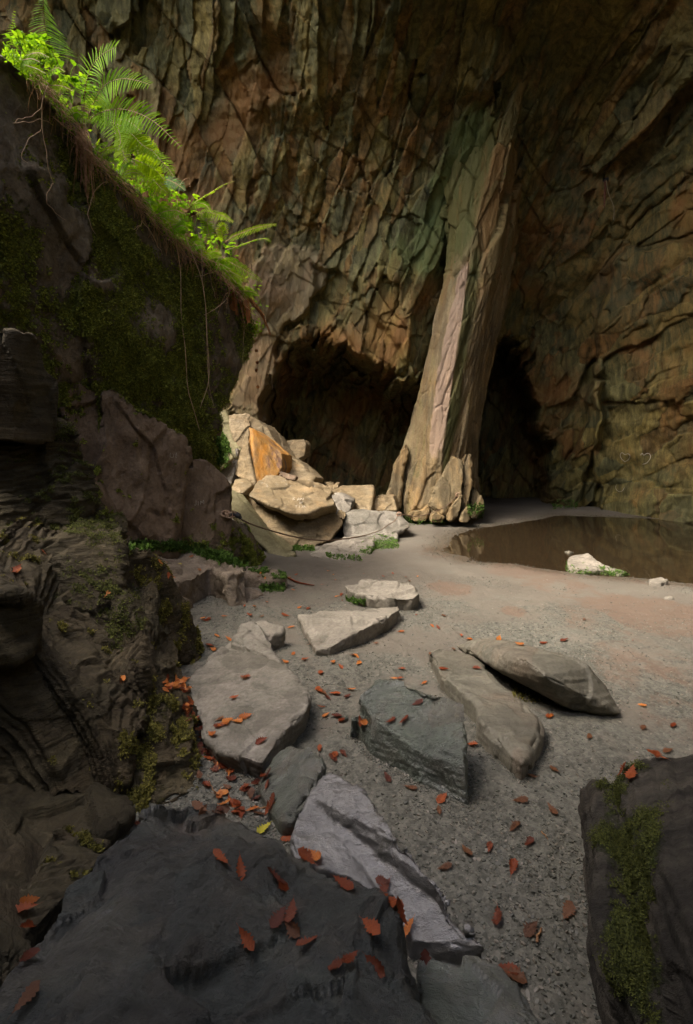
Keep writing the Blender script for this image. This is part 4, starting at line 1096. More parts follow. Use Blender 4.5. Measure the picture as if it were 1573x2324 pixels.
rock('floor_slab', [slab(zz(z7, [(1245, 30, 0.105), (1320, -15, .16), (1400, -10, .2), (1482, 65, 0.180), (1440, 130, 0.180), (1405, 205, 0.165), (1330, 290, 0.105), (1290, 330, 0.075), (1240, 290, 0.045), (1172, 160, 0.045)]), -0.1, 1.0)],
     MAT_GREEN, 'small grey green slab with a dark mossy side, near end of the broad slab', 'stone slab', G_SLAB, voxel=0.0075, seed=62, mossfn=lambda v, n: 0.5 * smooth(0.4, 0.9, n[:, 0]), **S)
shiny = rock('floor_slab', [slab([(692, 1800, .24), (750, 1744, .28), (790, 1760, .285), (835, 1795, .285), (862, 1832, .28), (905, 1905, .26), (978, 1980, .22), (1000, 2012, .21), (1036, 2060, .18), (1080, 2112, .15), (1104, 2142, .13), (1090, 2150, .12), (960, 2140, .09), (930, 2120, .10), (880, 2050, .13), (800, 1990, .16), (668, 1950, .18), (655, 1900, .20)], -0.1, 1.0)],
     MAT_SHINE, 'wet silvery slab glinting in the light, running down behind the front slab', 'stone slab', G_SLAB, voxel=0.007, fine=0.007, fac=0.011, fsize=0.45, aniso=(0.6, 1.6, 1), arot=(0, 0, 30), seed=63, chip=0.03, strata=0.003, sdir=(-0.2, 0.12, 1.0), swave=0.04)
rock('floor_slab', [slab([(960, 2160, .16), (1080, 2180, .17), (1140, 2205, .16), (1178, 2240, .15), (1215, 2300, .14), (1240, 2400, .1), (1000, 2420, .2), (950, 2260, .2)], -0.1, 1.0)],
     MAT_GREEN, 'damp grey slab below the silvery one, at the bottom edge', 'stone slab', G_SLAB, voxel=0.0075, seed=64, **S)
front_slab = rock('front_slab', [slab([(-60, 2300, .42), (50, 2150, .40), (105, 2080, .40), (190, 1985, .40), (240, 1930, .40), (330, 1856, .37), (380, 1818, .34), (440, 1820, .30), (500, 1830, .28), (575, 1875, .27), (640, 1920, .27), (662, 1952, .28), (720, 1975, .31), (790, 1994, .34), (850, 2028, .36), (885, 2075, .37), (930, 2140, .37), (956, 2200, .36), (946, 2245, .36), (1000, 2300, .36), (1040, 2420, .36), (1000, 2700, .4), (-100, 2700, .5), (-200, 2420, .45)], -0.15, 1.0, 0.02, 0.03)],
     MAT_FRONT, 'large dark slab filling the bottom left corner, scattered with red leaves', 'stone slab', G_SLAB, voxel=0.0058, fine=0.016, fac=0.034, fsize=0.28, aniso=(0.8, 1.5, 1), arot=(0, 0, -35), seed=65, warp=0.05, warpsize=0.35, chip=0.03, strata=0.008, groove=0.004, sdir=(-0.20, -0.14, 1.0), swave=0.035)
right_block = rock('mossy_block', [slab([(1620, 1700, .5), (1480, 1722, .48), (1420, 1738, .45), (1390, 1760, .42), (1340, 1775, .36), (1322, 1812, .32), (1332, 1870, .32), (1356, 1935, .36), (1362, 1990, .38), (1356, 2060, .36), (1378, 2140, .36), (1402, 2185, .36), (1440, 2235, .34), (1490, 2320, .32), (1560, 2500, .35), (1800, 2500, .6), (1800, 1900, .75)], -0.1, 1.0, 0.03, 0.02)],
     MAT_RIGHT, 'dark block with a mossy flank at the right edge of the floor', 'rock', voxel=0.0075, fine=0.010, fac=0.028, fsize=0.35, aniso=(0.8, 1.8, 1), arot=(0, 0, -30), seed=66, strata=0.010, sdir=(0.5, -0.2, 0.8), swave=0.05,
     mossfn=lambda v, n: 0.9 * np.exp(-(((v[:, 0] + 0.10 * fbm(v * 2.2, 3) - (0.73 + 0.5 * (v[:, 1] - 1.28))) / 0.10) ** 2)) * (0.35 + 0.9 * fbm(v * 4.0, 4)))
# ------------------------------------------------------------------ looking for the surface under a measured point
bpy.context.view_layer.update()
DG = bpy.context.evaluated_depsgraph_get()


def cast(px, py):
    """place, normal and object where the line of sight through a measured point meets the built rock"""
    o = Vector((0, 0, EYE))
    d = (Vector(P(px, py, 5.0)) - o).normalized()
    ok, loc, nor, _, ob, _ = SC.ray_cast(DG, o, d)
    if not ok:
        return None
    if nor.dot(d) > 0: nor = -nor
    return np.array(loc), np.array(nor), ob


# ------------------------------------------------------------------ moss: tiny leaflets standing on the mossy rock
def tufts(obj, n, size, mat, name='moss', floor_=0.38, per=3, flat=0.5, sel=None, seed=0):
    me = obj.data
    v, nn = coords(me), normals(me)
    a = np.empty(len(v), np.float32)
    me.attributes['moss'].data.foreach_get('value', a)
    wv = v + np.array(wpos(obj))
    view = np.array([0, 0, EYE]) - wv
    facing = np.einsum('ij,ij->i', nn, view) / np.linalg.norm(view, axis=1)
    w = np.clip(a + 0.45 * fbm(wv * 9.0, 3) - floor_, 0, 0.6) * (facing > -0.15)
    if sel is not None: w = w * sel(wv)
    if w.sum() <= 0: return
    g = np.random.default_rng(seed + 100)
    k = g.choice(len(v), n, p=w / w.sum())
    c = v[k] + g.normal(size=(n, 3)) * 0.006
    nk = nn[k]
    Vs, Fs = [], []
    for j in range(per):
        t = np.cross(nk, g.normal(size=(n, 3)))
        t /= np.linalg.norm(t, axis=1)[:, None] + 1e-9
        b = np.cross(nk, t)
        s = size * (0.5 + g.random(n))[:, None]
        up = nk * (1 - flat) + t * flat + np.array([0, 0, -0.15])
        up /= np.linalg.norm(up, axis=1)[:, None]
        q = np.stack([c - b * s * 0.30, c + up * s * 0.6 - b * s * 0.28, c + up * s * 1.15, c + up * s * 0.6 + b * s * 0.28], 1)
        Vs.append(q.reshape(-1, 3))
        Fs.append(np.arange(n * 4).reshape(-1, 4) + j * n * 4)
    me2 = raw_mesh(name, np.vstack(Vs), np.vstack(Fs), mat)
    o = link(name, me2, obj)
    o['kind'] = 'stuff'
    return o


def find(label):
    for o in ROCKS:
        if label in o.get('label', ''): return o
    raise KeyError(label)


tufts(boulder, 75000, 0.020, MAT_MOSS, seed=1)
tufts(boulder, 5000, 0.022, MAT_MOSSY, name='dry_moss', seed=2, sel=lambda w: smooth(3.0, 1.4, w[:, 2]))
tufts(find('tall brown rock ledge'), 7000, 0.020, MAT_MOSS, seed=3)
tufts(right_ledge, 2500, 0.020, MAT_MOSS, seed=4)
tufts(find('rounded mossy rock'), 5000, 0.022, MAT_MOSS, seed=5)
tufts(find('curving parallel ribs'), 4500, 0.011, MAT_MOSSY, seed=6, floor_=0.42)
tufts(find('dark nose of bedrock'), 9000, 0.012, MAT_MOSSY, seed=7)
tufts(find('middle dark outcrop'), 9000, 0.011, MAT_MOSSD, seed=8)
tufts(find('sloping brown ridge'), 8000, 0.015, MAT_MOSSY, seed=9)
tufts(find('bulging dark outcrop'), 9000, 0.014, MAT_MOSSD, seed=10)
tufts(find('thin dark rib'), 2500, 0.017, MAT_MOSS, seed=11)
tufts(find('striped with thin'), 2500, 0.009, MAT_MOSSY, seed=12)
tufts(find('bright green mossy rock'), 3500, 0.03, MAT_HERB, seed=13)
tufts(find('low step'), 1500, 0.016, MAT_HERB, seed=14)
tufts(find('very front of the pile'), 1500, 0.018, MAT_HERB, seed=15)
tufts(find('flat stone under'), 1000, 0.018, MAT_HERB, seed=16)
tufts(right_block, 30000, 0.0045, MAT_MOSSD, seed=17)
tufts(find('pale knobbly rock'), 900, 0.018, MAT_HERB, seed=18)
tufts(pillar, 1800, 0.03, MAT_HERB, seed=19)

# ------------------------------------------------------------------ gravel: flat slate chips on the near floor
NC = 60000
g = np.random.default_rng(5)
cy = 1.15 + 5.2 * g.random(NC * 3) ** 1.35
cx = (g.random(NC * 3) * 1.46 - 0.70) * cy * 0.98
pp = np.stack([cx, cy, cx * 0], 1)
den_ = 0.15 + 0.95 * smooth(-0.05, 0.35, fbm(pp * 0.75 + 3, 4)) + 0.35 * smooth(3.0, 1.6, cy)
ok = g.random(NC * 3) < den_ * 0.7
cx, cy = cx[ok][:NC], cy[ok][:NC]
ex, ey = [], []                                                            # grit banked against the slabs and along the pool
for o in ROCKS:
    if o.get('group') == 'slate slabs lying on the cave floor' or o.name.startswith('front_slab') or 'mossy flank' in o.get('label', ''):
        vv = coords(o.data) + np.array(o.location)
        vv = vv[(vv[:, 2] < 0.05) & (vv[:, 2] > -0.06)]
        c0 = vv.mean(axis=0)
        k = g.integers(len(vv), size=1500)
        out = (vv[k] - c0)[:, :2]; out /= np.linalg.norm(out, axis=1)[:, None] + 1e-6
        q = vv[k][:, :2] + out * (0.002 + 0.05 * g.random((1500, 1)) ** 2)
        ex.append(q[:, 0]); ey.append(q[:, 1])
for k in range(len(POOL)):
    a_, b__ = POOL[k], POOL[(k + 1) % len(POOL)]
    t = g.random((260, 1))
    q = a_ * (1 - t) + b__ * t + g.normal(size=(260, 2)) * 0.16
    ex.append(q[:, 0]); ey.append(q[:, 1])
nb = len(cx)
cx, cy = np.concatenate([cx] + ex), np.concatenate([cy] + ey)
n = len(cx)
hz, _ = ground_h(cx, cy)
s = 0.0018 + 0.0056 * g.random(n) ** 3.0 + 0.002 * (g.random(n) < 0.05)
ang = g.random(n) * 6.283
rad = 0.6 + 0.6 * g.random((n, 5))
th5 = np.arange(5) / 5 * 6.283
el = 1.0 + 0.7 * g.random(n)
lx = np.cos(th5)[None] * rad * s[:, None] * el[:, None]
ly = np.sin(th5)[None] * rad * s[:, None]
tx, ty = g.normal(size=n) * 0.3, g.normal(size=n) * 0.3
s[nb:] *= 1.2
s[cy > 7] *= 2.6
zt = s * (0.35 + 0.4 * g.random(n))
top = np.stack([np.cos(ang)[:, None] * lx - np.sin(ang)[:, None] * ly, np.sin(ang)[:, None] * lx + np.cos(ang)[:, None] * ly, 0 * lx], -1)
top[:, :, 2] = top[:, :, 0] * tx[:, None] + top[:, :, 1] * ty[:, None]
ctr = np.stack([cx, cy, hz + zt * 0.5], -1)
a = top * 0.82 + ctr[:, None]; a[:, :, 2] += zt[:, None] * 0.6
b = top * 1.05 + ctr[:, None]; b[:, :, 2] -= zt[:, None] * 0.9
V = np.concatenate([a, b], 1).reshape(-1, 3)
o10 = np.arange(n)[:, None] * 10
tri = np.concatenate([o10 + np.array([[0, 1, 2]]), o10 + np.array([[0, 2, 3]]), o10 + np.array([[0, 3, 4]])] +
                     [o10 + np.array([[k, 5 + k, 5 + (k + 1) % 5]]) for k in range(5)] + [o10 + np.array([[k, 5 + (k + 1) % 5, (k + 1) % 5]]) for k in range(5)])


def chip_mat():
    M = Nodes('slate_chips')
    r = M.n('NewGeometry').outputs['Random Per Island']
    c = M.ramp(r, [(0.0, (0.055, 0.056, 0.044)), (0.35, (0.092, 0.094, 0.076)), (0.7, (0.125, 0.122, 0.098)), (0.94, (0.16, 0.14, 0.108)), (1.0, (0.23, 0.21, 0.175))])
    return M.surface(M.n('BsdfPrincipled', {'Base Color': c, 'Roughness': 0.55}).outputs[0])


gravel = tag(link('gravel', raw_mesh('gravel', V, tri, chip_mat(), False)), 'loose grey green slate gravel scattered over the near floor', 'gravel', kind='stuff')

# ------------------------------------------------------------------ plants along the rim of the overhanging boulder
MAT_FERN = leaf_mat('fern_green', (0.105, 0.23, 0.005), (0.19, 0.35, 0.010), 0.55, 0.6)
MAT_FERN2 = leaf_mat('fern_yellow_green', (0.16, 0.27, 0.006), (0.27, 0.40, 0.012), 0.55, 0.6)
MAT_HERBLEAF = leaf_mat('herb_leaf_green', (0.085, 0.19, 0.006), (0.17, 0.30, 0.012), 0.55, 0.6)
MAT_STALK = plain_mat('brown_stalk', (0.16, 0.07, 0.03), (0.28, 0.15, 0.06), 0.7, 40)
MAT_ROOT = plain_mat('pale_root', (0.33, 0.21, 0.12), (0.50, 0.36, 0.22), 0.7, 40)
MAT_STRAW = plain_mat('dry_straw', (0.26, 0.12, 0.05), (0.46, 0.29, 0.15), 0.8, 30)
MAT_DEAD = leaf_mat('dead_fern_brown', (0.20, 0.075, 0.025), (0.38, 0.17, 0.06), 0.3, 0.7)


ORD = 'first second third fourth fifth sixth seventh eighth ninth tenth eleventh twelfth thirteenth fourteenth fifteenth sixteenth'.split()


def from_left(k, n):
    return 'leftmost' if k == 0 else ('rightmost' if k == n - 1 else ORD[k] + ' from left')


def rimY(px):
    return float(np.interp(px, [m[0] for m in MB[:10]], [m[2] for m in MB[:10]]))


def rimpy(px):
    return float(np.interp(px, [m[0] for m in MB[:10]], [m[1] for m in MB[:10]]))


def pinna(p, d, nrm, length, w, lobes, seg=6):
    """one narrow leaflet: folded strip with a wavy edge, drooping a little"""
    side = np.cross(nrm, d); side /= np.linalg.norm(side) + 1e-9
    V, Fc = [], []
    for k in range(seg + 1):
        t = k / seg
        c = p + d * length * t + np.array([0, 0, -0.22]) * length * t * t
        ww = w * (np.sin(np.pi * min(1, 0.12 + 0.88 * t) ** 0.8) ** 0.7 if t < 1 else 0.02) * (1 + (0.45 if k % 2 else -0.3) * lobes)
        V += [c - side * ww + nrm * ww * 0.35, c, c + side * ww + nrm * ww * 0.35]
        if k:
            i = 3 * k
            Fc += [(i - 3, i - 2, i + 1, i), (i - 2, i - 1, i + 2, i + 1)]
    return V, Fc


def make_frond(root, pts, Y, plen, pairs, width, mat, lobes=0.3, bare=0.12, tip=0.12, separate=False, dY=0.0, lean=0.45, nj=0.25, seed=0, stalk=0.004):
    """pts: measured outline of the midrib (px, py); plen leaflet length in the same measure"""
    m = len(pts)
    c = curve([P(a, b, Y + dY * i / (m - 1)) for i, (a, b) in enumerate(pts)], 40)
    Lw = plen / F * Y
    seglen = np.linalg.norm(np.diff(c, axis=0), axis=1)
    total = seglen.sum()
    T = np.gradient(c, axis=0); T /= np.linalg.norm(T, axis=1)[:, None]
    g = np.random.default_rng(seed + 500)
    nv = np.array([0.05, -1, 0.25]) + g.normal(size=3) * nj
    nv /= np.linalg.norm(nv)
    fr = Bag()
    fr.add(*tube(c, np.linspace(stalk, stalk * 0.35, 40), 5))
    frond = fr.build('frond', MAT_STALK, root)
    leaf = Bag()
    for k in range(pairs):
        t = bare + (1 - bare) * (k + 0.5) / pairs
        i = min(38, int(t * 39)); u = t * 39 - i
        p = c[i] * (1 - u) + c[i + 1] * u
        tg = T[i]
        sd = np.cross(nv, tg); sd /= np.linalg.norm(sd) + 1e-9
        prof = min(1.0, (t - bare) / 0.14 + 0.35) * (1.0 if t < 0.55 else max(tip, 1 - (t - 0.55) / 0.45 * (1 - tip)))
        for s_ in (-1, 1):
            d = sd * s_ + tg * lean + g.normal(size=3) * 0.06
            d /= np.linalg.norm(d)
            V, Fc = pinna(p, d, nv + g.normal(size=3) * 0.12, Lw * prof * (0.92 + 0.16 * g.random()), width / F * Y * (0.5 + 0.5 * prof), lobes)
            if separate:
                b = Bag(); b.add(V, Fc)
                V2 = np.vstack(b.V) - np.array(wpos(root))
                link('leaflet', raw_mesh('leaflet', V2, b.F, mat), frond)
            else:
                leaf.add(V, Fc)
    if not separate:
        V2 = np.vstack(leaf.V) - np.array(wpos(root))
        o = link('leaflets', raw_mesh('leaflets', V2, leaf.F, mat), frond)
        o['kind'] = 'stuff'
    return frond


def fern(px, py, Y, label, group='ferns on the rim of the overhanging boulder', name='fern'):
    return tag(empty(name, P(px, py, Y)), label, 'fern', group)


f = fern(*zf(640, 960), 4.85, 'big sword fern with three long arching fronds, highest on the rim but one')
make_frond(f, [zf(*a) for a in [(620, 960), (622, 800), (640, 620), (700, 450), (800, 345), (915, 288)]], 4.85, 47, 24, 1.33, MAT_FERN, 0.25, 0.22, 0.55, True, -0.35, 0.35, 0.12, 1)
make_frond(f, [zf(*a) for a in [(650, 950), (690, 840), (760, 690), (850, 605), (970, 574), (1100, 590), (1215, 628)]], 4.85, 46, 30, 1.51, MAT_FERN, 0.25, 0.14, 0.25, True, -0.45, 0.30, 0.12, 2)
make_frond(f, [zf(*a) for a in [(650, 965), (720, 905), (830, 858), (960, 846), (1100, 880), (1230, 945), (1350, 1045), (1497, 1194)]], 4.85, 44, 34, 1.68, MAT_FERN, 0.3, 0.12, 0.12, True, -0.5, 0.2, 0.12, 3)
make_frond(f, [zf(*a) for a in [(660, 950), (740, 900), (860, 940), (930, 1030), (950, 1130), (930, 1220)]], 4.85, 38, 26, 1.51, MAT_FERN, 0.3, 0.15, 0.15, False, -0.3, 0.3, 0.3, 4)
make_frond(f, [zf(*a) for a in [(660, 945), (700, 800), (790, 760), (860, 790)]], 4.9, 30, 22, 1.51, MAT_FERN2, 0.3, 0.15, 0.15, False, 0.2, 0.3, 0.3, 5)
f = fern(*zf(400, 470), 4.4, 'tall fern with thin white edged leaflets, highest on the rim at the top left corner')
make_frond(f, [zf(*a) for a in [(420, 520), (370, 400), (320, 290), (285, 170), (265, 60), (255, -60), (262, -170)]], 4.5, 50, 30, 1.16, MAT_FERN, 0.25, 0.15, 0.3, True, -0.3, -0.25, 0.12, 6)
make_frond(f, [zf(*a) for a in [(140, 430), (60, 300), (10, 210), (-20, 100), (0, -40)]], 4.4, 30, 20, 1.51, MAT_FERN, 0.3, 0.1, 0.2, False, -0.2, 0.2, 0.3, 7)
f = fern(*zf(900, 1010), 5.05, 'leafy fern with broad lobed fronds hanging below the big sword fern')
for k, pts in enumerate([[(840, 960), (960, 1000), (1060, 1080), (1150, 1170), (1250, 1230)], [(860, 980), (980, 940), (1060, 980), (1130, 1040)], [(880, 1000), (1000, 1060), (1090, 1150), (1110, 1260)],
                         [(900, 1050), (1060, 1150), (1200, 1190), (1310, 1300)], [(900, 1060), (960, 1160), (980, 1260), (1020, 1330)]]):
    make_frond(f, [zf(*a) for a in pts], 5.0 + 0.05 * k, 34 - 2 * k, 17, 2.44, MAT_FERN if k % 2 else MAT_FERN2, 0.3, 0.12, 0.2, False, -0.25, 0.3, 0.35, 10 + k)
f = fern(*zf(1100, 1280), 5.3, 'dense bright lady fern halfway down the rim')
for k, pts in enumerate([[(1060, 1260), (1180, 1250), (1290, 1290), (1380, 1380), (1430, 1455)], [(1050, 1290), (1150, 1330), (1260, 1390), (1350, 1490)], [(1080, 1240), (1200, 1200), (1300, 1240)], [(1080, 1340), (1190, 1420), (1300, 1540), (1380, 1600)]]):
    make_frond(f, [zf(*a) for a in pts], 5.35, 27, 22, 1.62, MAT_FERN2, 0.7, 0.1, 0.12, False, -0.2, 0.3, 0.35, 20 + k)
f = fern(*zg(330, 400), 5.6, 'blue green fern frond with a pale sheen, above the bramble shoot')
make_frond(f, [zg(*a) for a in [(300, 330), (370, 270), (440, 290), (500, 330), (540, 365)]], 5.55, 20, 20, 1.21, leaf_mat('fern_blue_green', (0.06, 0.12, 0.035), (0.12, 0.20, 0.075), 0.3, 0.6), 0.6, 0.1, 0.15, False, -0.2, 0.3, 0.2, 30)
f = fern(*zg(560, 560), 6.0, 'fern with one narrow upright frond pointing right, over the lower third of the rim')
make_frond(f, [zg(*a) for a in [(555, 540), (600, 495), (690, 430), (780, 375), (880, 315), (982, 280)]], 6.0, 15, 34, 1.10, MAT_FERN2, 0.5, 0.08, 0.25, False, -0.2, 0.35, 0.5, 31)
make_frond(f, [zg(*a) for a in [(560, 540), (640, 480), (720, 490), (770, 555)]], 6.0, 15, 24, 0.99, MAT_FERN, 0.5, 0.08, 0.2, False, -0.2, 0.3, 0.5, 32)
make_frond(f, [zg(*a) for a in [(600, 600), (720, 560), (820, 575), (900, 600), (975, 650)]], 6.05, 17, 26, 1.10, MAT_FERN2, 0.5, 0.08, 0.2, False, -0.2, 0.3, 0.4, 33)
make_frond(f, [zg(*a) for a in [(780, 850), (760, 760), (745, 690), (735, 610), (722, 560)]], 6.1, 24, 26, 1.21, MAT_FERN2, 0.6, 0.1, 0.25, False, -0.15, 0.25, 0.3, 34)
make_frond(f, [zg(*a) for a in [(640, 700), (560, 640), (480, 600), (430, 520)]], 6.0, 17, 22, 1.10, MAT_FERN, 0.5, 0.08, 0.2, False, -0.15, 0.3, 0.4, 35)
f = fern(*zg(900, 850), 6.35, 'small fern with two slender fronds reaching right, near the low end of the rim')
make_frond(f, [zg(*a) for a in [(900, 830), (980, 775), (1080, 735), (1180, 700), (1270, 680), (1362, 668)]], 6.35, 10, 36, 0.88, MAT_FERN2, 0.5, 0.06, 0.35, False, -0.2, 0.35, 0.5, 36)
make_frond(f, [zg(*a) for a in [(920, 900), (1000, 870), (1090, 835), (1180, 805), (1260, 800), (1312, 822)]], 6.35, 9, 34, 0.83, MAT_FERN, 0.5, 0.06, 0.35, False, -0.2, 0.35, 0.5, 37)
make_frond(f, [zg(*a) for a in [(900, 850), (880, 770), (860, 700), (900, 680), (930, 750)]], 6.3, 14, 22, 0.99, MAT_FERN2, 0.5, 0.08, 0.2, False, -0.2, 0.3, 0.4, 38)
f = fern(*zg(880, 1000), 6.45, 'drooping fern at the lowest end of the rim, above the dead brown fronds')
make_frond(f, [zg(*a) for a in [(880, 960), (950, 1010), (1040, 1060), (1140, 1120), (1238, 1186)]], 6.45, 15, 28, 1.04, MAT_FERN, 0.5, 0.06, 0.15, False, -0.2, 0.3, 0.4, 39)
make_frond(f, [zg(*a) for a in [(870, 980), (920, 1060), (980, 1110), (1060, 1150)]], 6.45, 13, 22, 0.99, MAT_FERN2, 0.5, 0.06, 0.15, False, -0.2, 0.3, 0.4, 40)

small_at = [40, 95, 150, 215, 262, 305, 345, 385, 430, 462, 505, 535]
for k, px in enumerate(small_at):
    Y = rimY(px) - 0.02; py = rimpy(px)
    f = fern(px, py + 10, Y, 'small fern clump with short fronds on the rim, ' + from_left(k, len(small_at)), 'small fern clumps on the rim')
    for j in range(4):
        aa = R(random.uniform(-20, 95)); L = random.uniform(45, 85) * (1.0 if px < 350 else 0.75)
        dx, dy = math.cos(aa), -math.sin(aa)
        make_frond(f, [(px, py + 8), (px + dx * L * 0.35, py + 8 + dy * L * 0.42), (px + dx * L * 0.7, py + 8 + dy * L * 0.66 + L * 0.04), (px + dx * L * 1.05, py + 8 + dy * L * 0.72 + L * 0.20)], Y, random.uniform(13, 19), 20, 1.15,
                   [MAT_FERN, MAT_FERN2][j % 2], 0.4, 0.1, 0.12, False, random.uniform(-0.45, 0.1), 0.3, 0.35, 100 + 4 * k + j)

# dead brown fronds at the low end
f = tag(empty('dead_fern', P(*zg(920, 1100), 6.5)), 'dead rusty brown fern fronds hanging from the low end of the rim', 'fern')
for k, pts in enumerate([[(880, 1050), (935, 1180), (985, 1310), (1005, 1480)], [(890, 1080), (1000, 1230), (1050, 1380), (1072, 1500)], [(950, 1170), (1070, 1300), (1105, 1440), (1112, 1550)],
                         [(960, 1170), (1110, 1330), (1230, 1470), (1312, 1655)], [(900, 1130), (950, 1280), (965, 1400), (990, 1440)], [(930, 1150), (1080, 1260), (1170, 1380), (1250, 1480)]]):
    make_frond(f, [zg(*a) for a in pts], 6.5, 8, 34, 1.5, MAT_DEAD, 0.8, 0.2, 0.5, False, -0.05, 0.5, 0.8, 60 + k, 0.005)


def herb_leaf_mesh(seed, lobes):
    g = np.random.default_rng(seed)
    V, Fc = [], []
    n = 7
    for k in range(n + 1):
        t = k / n
        w = 0.33 * math.sin(math.pi * min(1, t * 0.93 + 0.07)) ** 0.75 * (1.0 - 0.25 * t) * (1.10 if k % 2 else 0.93)
        z = -0.28 * t * t
        V += [(-w, t, z + 0.22 * w), (0, t, z), (w, t, z + 0.22 * w)]
        if k:
            i = 3 * k
            Fc += [(i - 3, i - 2, i + 1, i), (i - 2, i - 1, i + 2, i + 1)]
    V = np.array(V); Vo, Fo = [], []
    for j, a in enumerate((0, 65, -65)[:lobes]):
        m = np.array(Matrix.Rotation(R(a), 3, 'Z')); sc = 1.0 if j == 0 else 0.8
        Fo += [tuple(i + len(V) * j for i in q) for q in Fc]
        Vo.append(V @ m.T * sc)
    return raw_mesh('leaf', np.vstack(Vo), Fo, MAT_HERBLEAF)


HERB = [herb_leaf_mesh(k, 3 if k < 2 else 1) for k in range(3)]
HERB_AT = [zf(*a) for a in [(60, 190), (120, 170), (215, 240), (150, 290), (250, 350), (325, 370), (190, 350), (330, 450), (480, 520), (440, 600), (560, 560), (600, 700), (520, 700), (700, 880), (1040, 1350), (980, 1440), (1150, 1390), (1210, 1500), (1330, 1400), (1120, 1500), (1240, 1320)]] + \
          [zg(*a) for a in [(150, 300), (200, 385), (280, 360), (400, 370), (470, 450), (560, 430), (290, 500), (450, 520), (380, 440), (520, 600), (620, 640), (700, 740), (810, 820), (860, 800), (960, 850), (930, 920), (350, 300), (90, 200), (60, 110), (180, 200), (250, 250), (320, 420)]]
HL = ['spray of pale leaves among the upper rim ferns', 'bramble shoot with toothed leaves among the middle rim ferns', 'leafy herb with small bright leaves on the lower rim']
for k, (px, py) in enumerate(HERB_AT):
    Y = rimY(px) - 0.05 + 0.2 * random.random()
    g_ = 0 if px < 180 else (1 if px < 360 else 2)
    row = sorted(a for a, _ in HERB_AT if (0 if a < 180 else (1 if a < 360 else 2)) == g_)
    h = tag(empty('leafy_plant', P(px, py + 26, Y + 0.05)), HL[g_] + ', ' + from_left(row.index(px), len(row)), 'plant', ['leafy plants on the upper rim', 'leafy plants on the middle rim', 'leafy plants on the lower rim'][g_])
    hp = np.array(h.location)
    b = Bag()
    for j in range(7):
        tipp = np.array(P(px + random.uniform(-24, 24), py + random.uniform(-16, 22), Y + random.uniform(-0.2, 0.2)))
        c = curve([hp, (hp + tipp) / 2 + np.array([0, 0, 0.03]), tipp], 8)
        b.add(*tube(c, 0.0022, 4))
        lf = link('leaf', HERB[random.randrange(3)], h, tipp - hp)
        sz = random.uniform(0.045, 0.085)
        lf.scale = (sz, sz, sz)
        d = Vector(tipp - c[-3]); d.z *= 0.4
        lf.rotation_euler = (random.uniform(-0.5, 0.6), random.uniform(-0.6, 0.6), math.atan2(-d.x, d.y) + random.uniform(-0.6, 0.6))
    b.build('stem', MAT_FERN, h)

# small leaves filling the band along the rim: nobody could count them
rg = np.random.default_rng(77)
V, Fc = [], []
for k in range(8000):
    px = 10 + 575 * rg.random() ** 0.8
    off = rg.normal() * 12 + (-4 if px > 180 else 2)
    Y = rimY(px) + rg.uniform(-0.15, 0.2)
    p = np.array(P(px + off * 0.6, rimpy(px) + off * -0.2 + 6 + 8 * rg.normal(), Y))
    d = rg.normal(size=3) + np.array([0.3, -0.4, 0.2]); d /= np.linalg.norm(d)
    sd = np.cross(d, rg.normal(size=3)); sd /= np.linalg.norm(sd)
    s_ = rg.uniform(0.016, 0.042)
    i = len(V)
    V += [p, p + d * s_ * 0.5 + sd * s_ * 0.3, p + d * s_ * 1.1, p + d * s_ * 0.5 - sd * s_ * 0.3]
    Fc.append((i, i + 1, i + 2, i + 3))
tag(link('undergrowth', raw_mesh('undergrowth', V, np.array(Fc), MAT_FERN)), 'thick green undergrowth between the ferns along the boulder rim', 'undergrowth', kind='stuff')

# dry stems lying along and hanging from the rim
b = Bag()
for k in range(620):
    px = 60 + 500 * rg.random()
    Y = rimY(px) - 0.10 + 0.05 * rg.normal()
    x, y = px + rg.normal() * 6, rimpy(px) + 10 + 9 * rg.normal()
    L = rg.uniform(18, 70)
    dx, dy = (0.75, 0.65) if rg.random() < 0.6 else (0.15 + 0.3 * rg.normal(), 0.9)
    c = curve([P(x, y, Y), P(x + dx * L * 0.5 + rg.normal() * 5, y + dy * L * 0.4 + rg.normal() * 4, Y - 0.05), P(x + dx * L, y + dy * L + rg.normal() * 4, Y - 0.02)], 7)
    b.add(*tube(c, rg.uniform(0.0012, 0.0028), 4))
tag(b.build('dry_grass', MAT_STRAW), 'dry straw coloured stems lying along the rim under the ferns', 'dry grass', kind='stuff')
bd = tag(empty('hanging_stem_bundle', P(*zf(600, 990), 4.75)), 'thick bundle of dry stems hanging straight down under the big sword fern', 'dry stems')
b = Bag()
for k in range(52):
    a, e = rg.uniform(545, 690), rg.uniform(-60, 110)
    c = curve([P(*zf(600 + (a - 620) * 0.4, 985 + rg.uniform(-20, 30)), 4.72), P(*zf(a - 8, 1110), 4.66), P(*zf(a + e * 0.35, 1290 + rg.uniform(-60, 60)), 4.70), P(*zf(a + e * 0.8, rg.uniform(1380, 1720)), 4.78)], 14, 0.012, k)
    b.add(*tube(c, rg.uniform(0.0016, 0.0034), 4))
b.build('stems', MAT_STRAW, bd)['kind'] = 'stuff'

# hanging roots and creepers in front of the boulder face
def creeper(pts, label, rad=0.0035, off=-0.14, mat=MAT_ROOT, Y=None, name='hanging_root', cat='root'):
    c = curve([P(a, b_, (rimY(min(a, 574)) if Y is None else Y) + off) for a, b_ in pts], 10 * len(pts), 0.015, int(pts[0][0]))
    b_ = Bag()
    b_.add(*tube(c, np.linspace(rad, rad * 0.55, len(c)), 6))
    base = c[0]
    return tag(b_.build(name, mat, None, base), label, cat, 'roots and creepers hanging from the boulder rim')


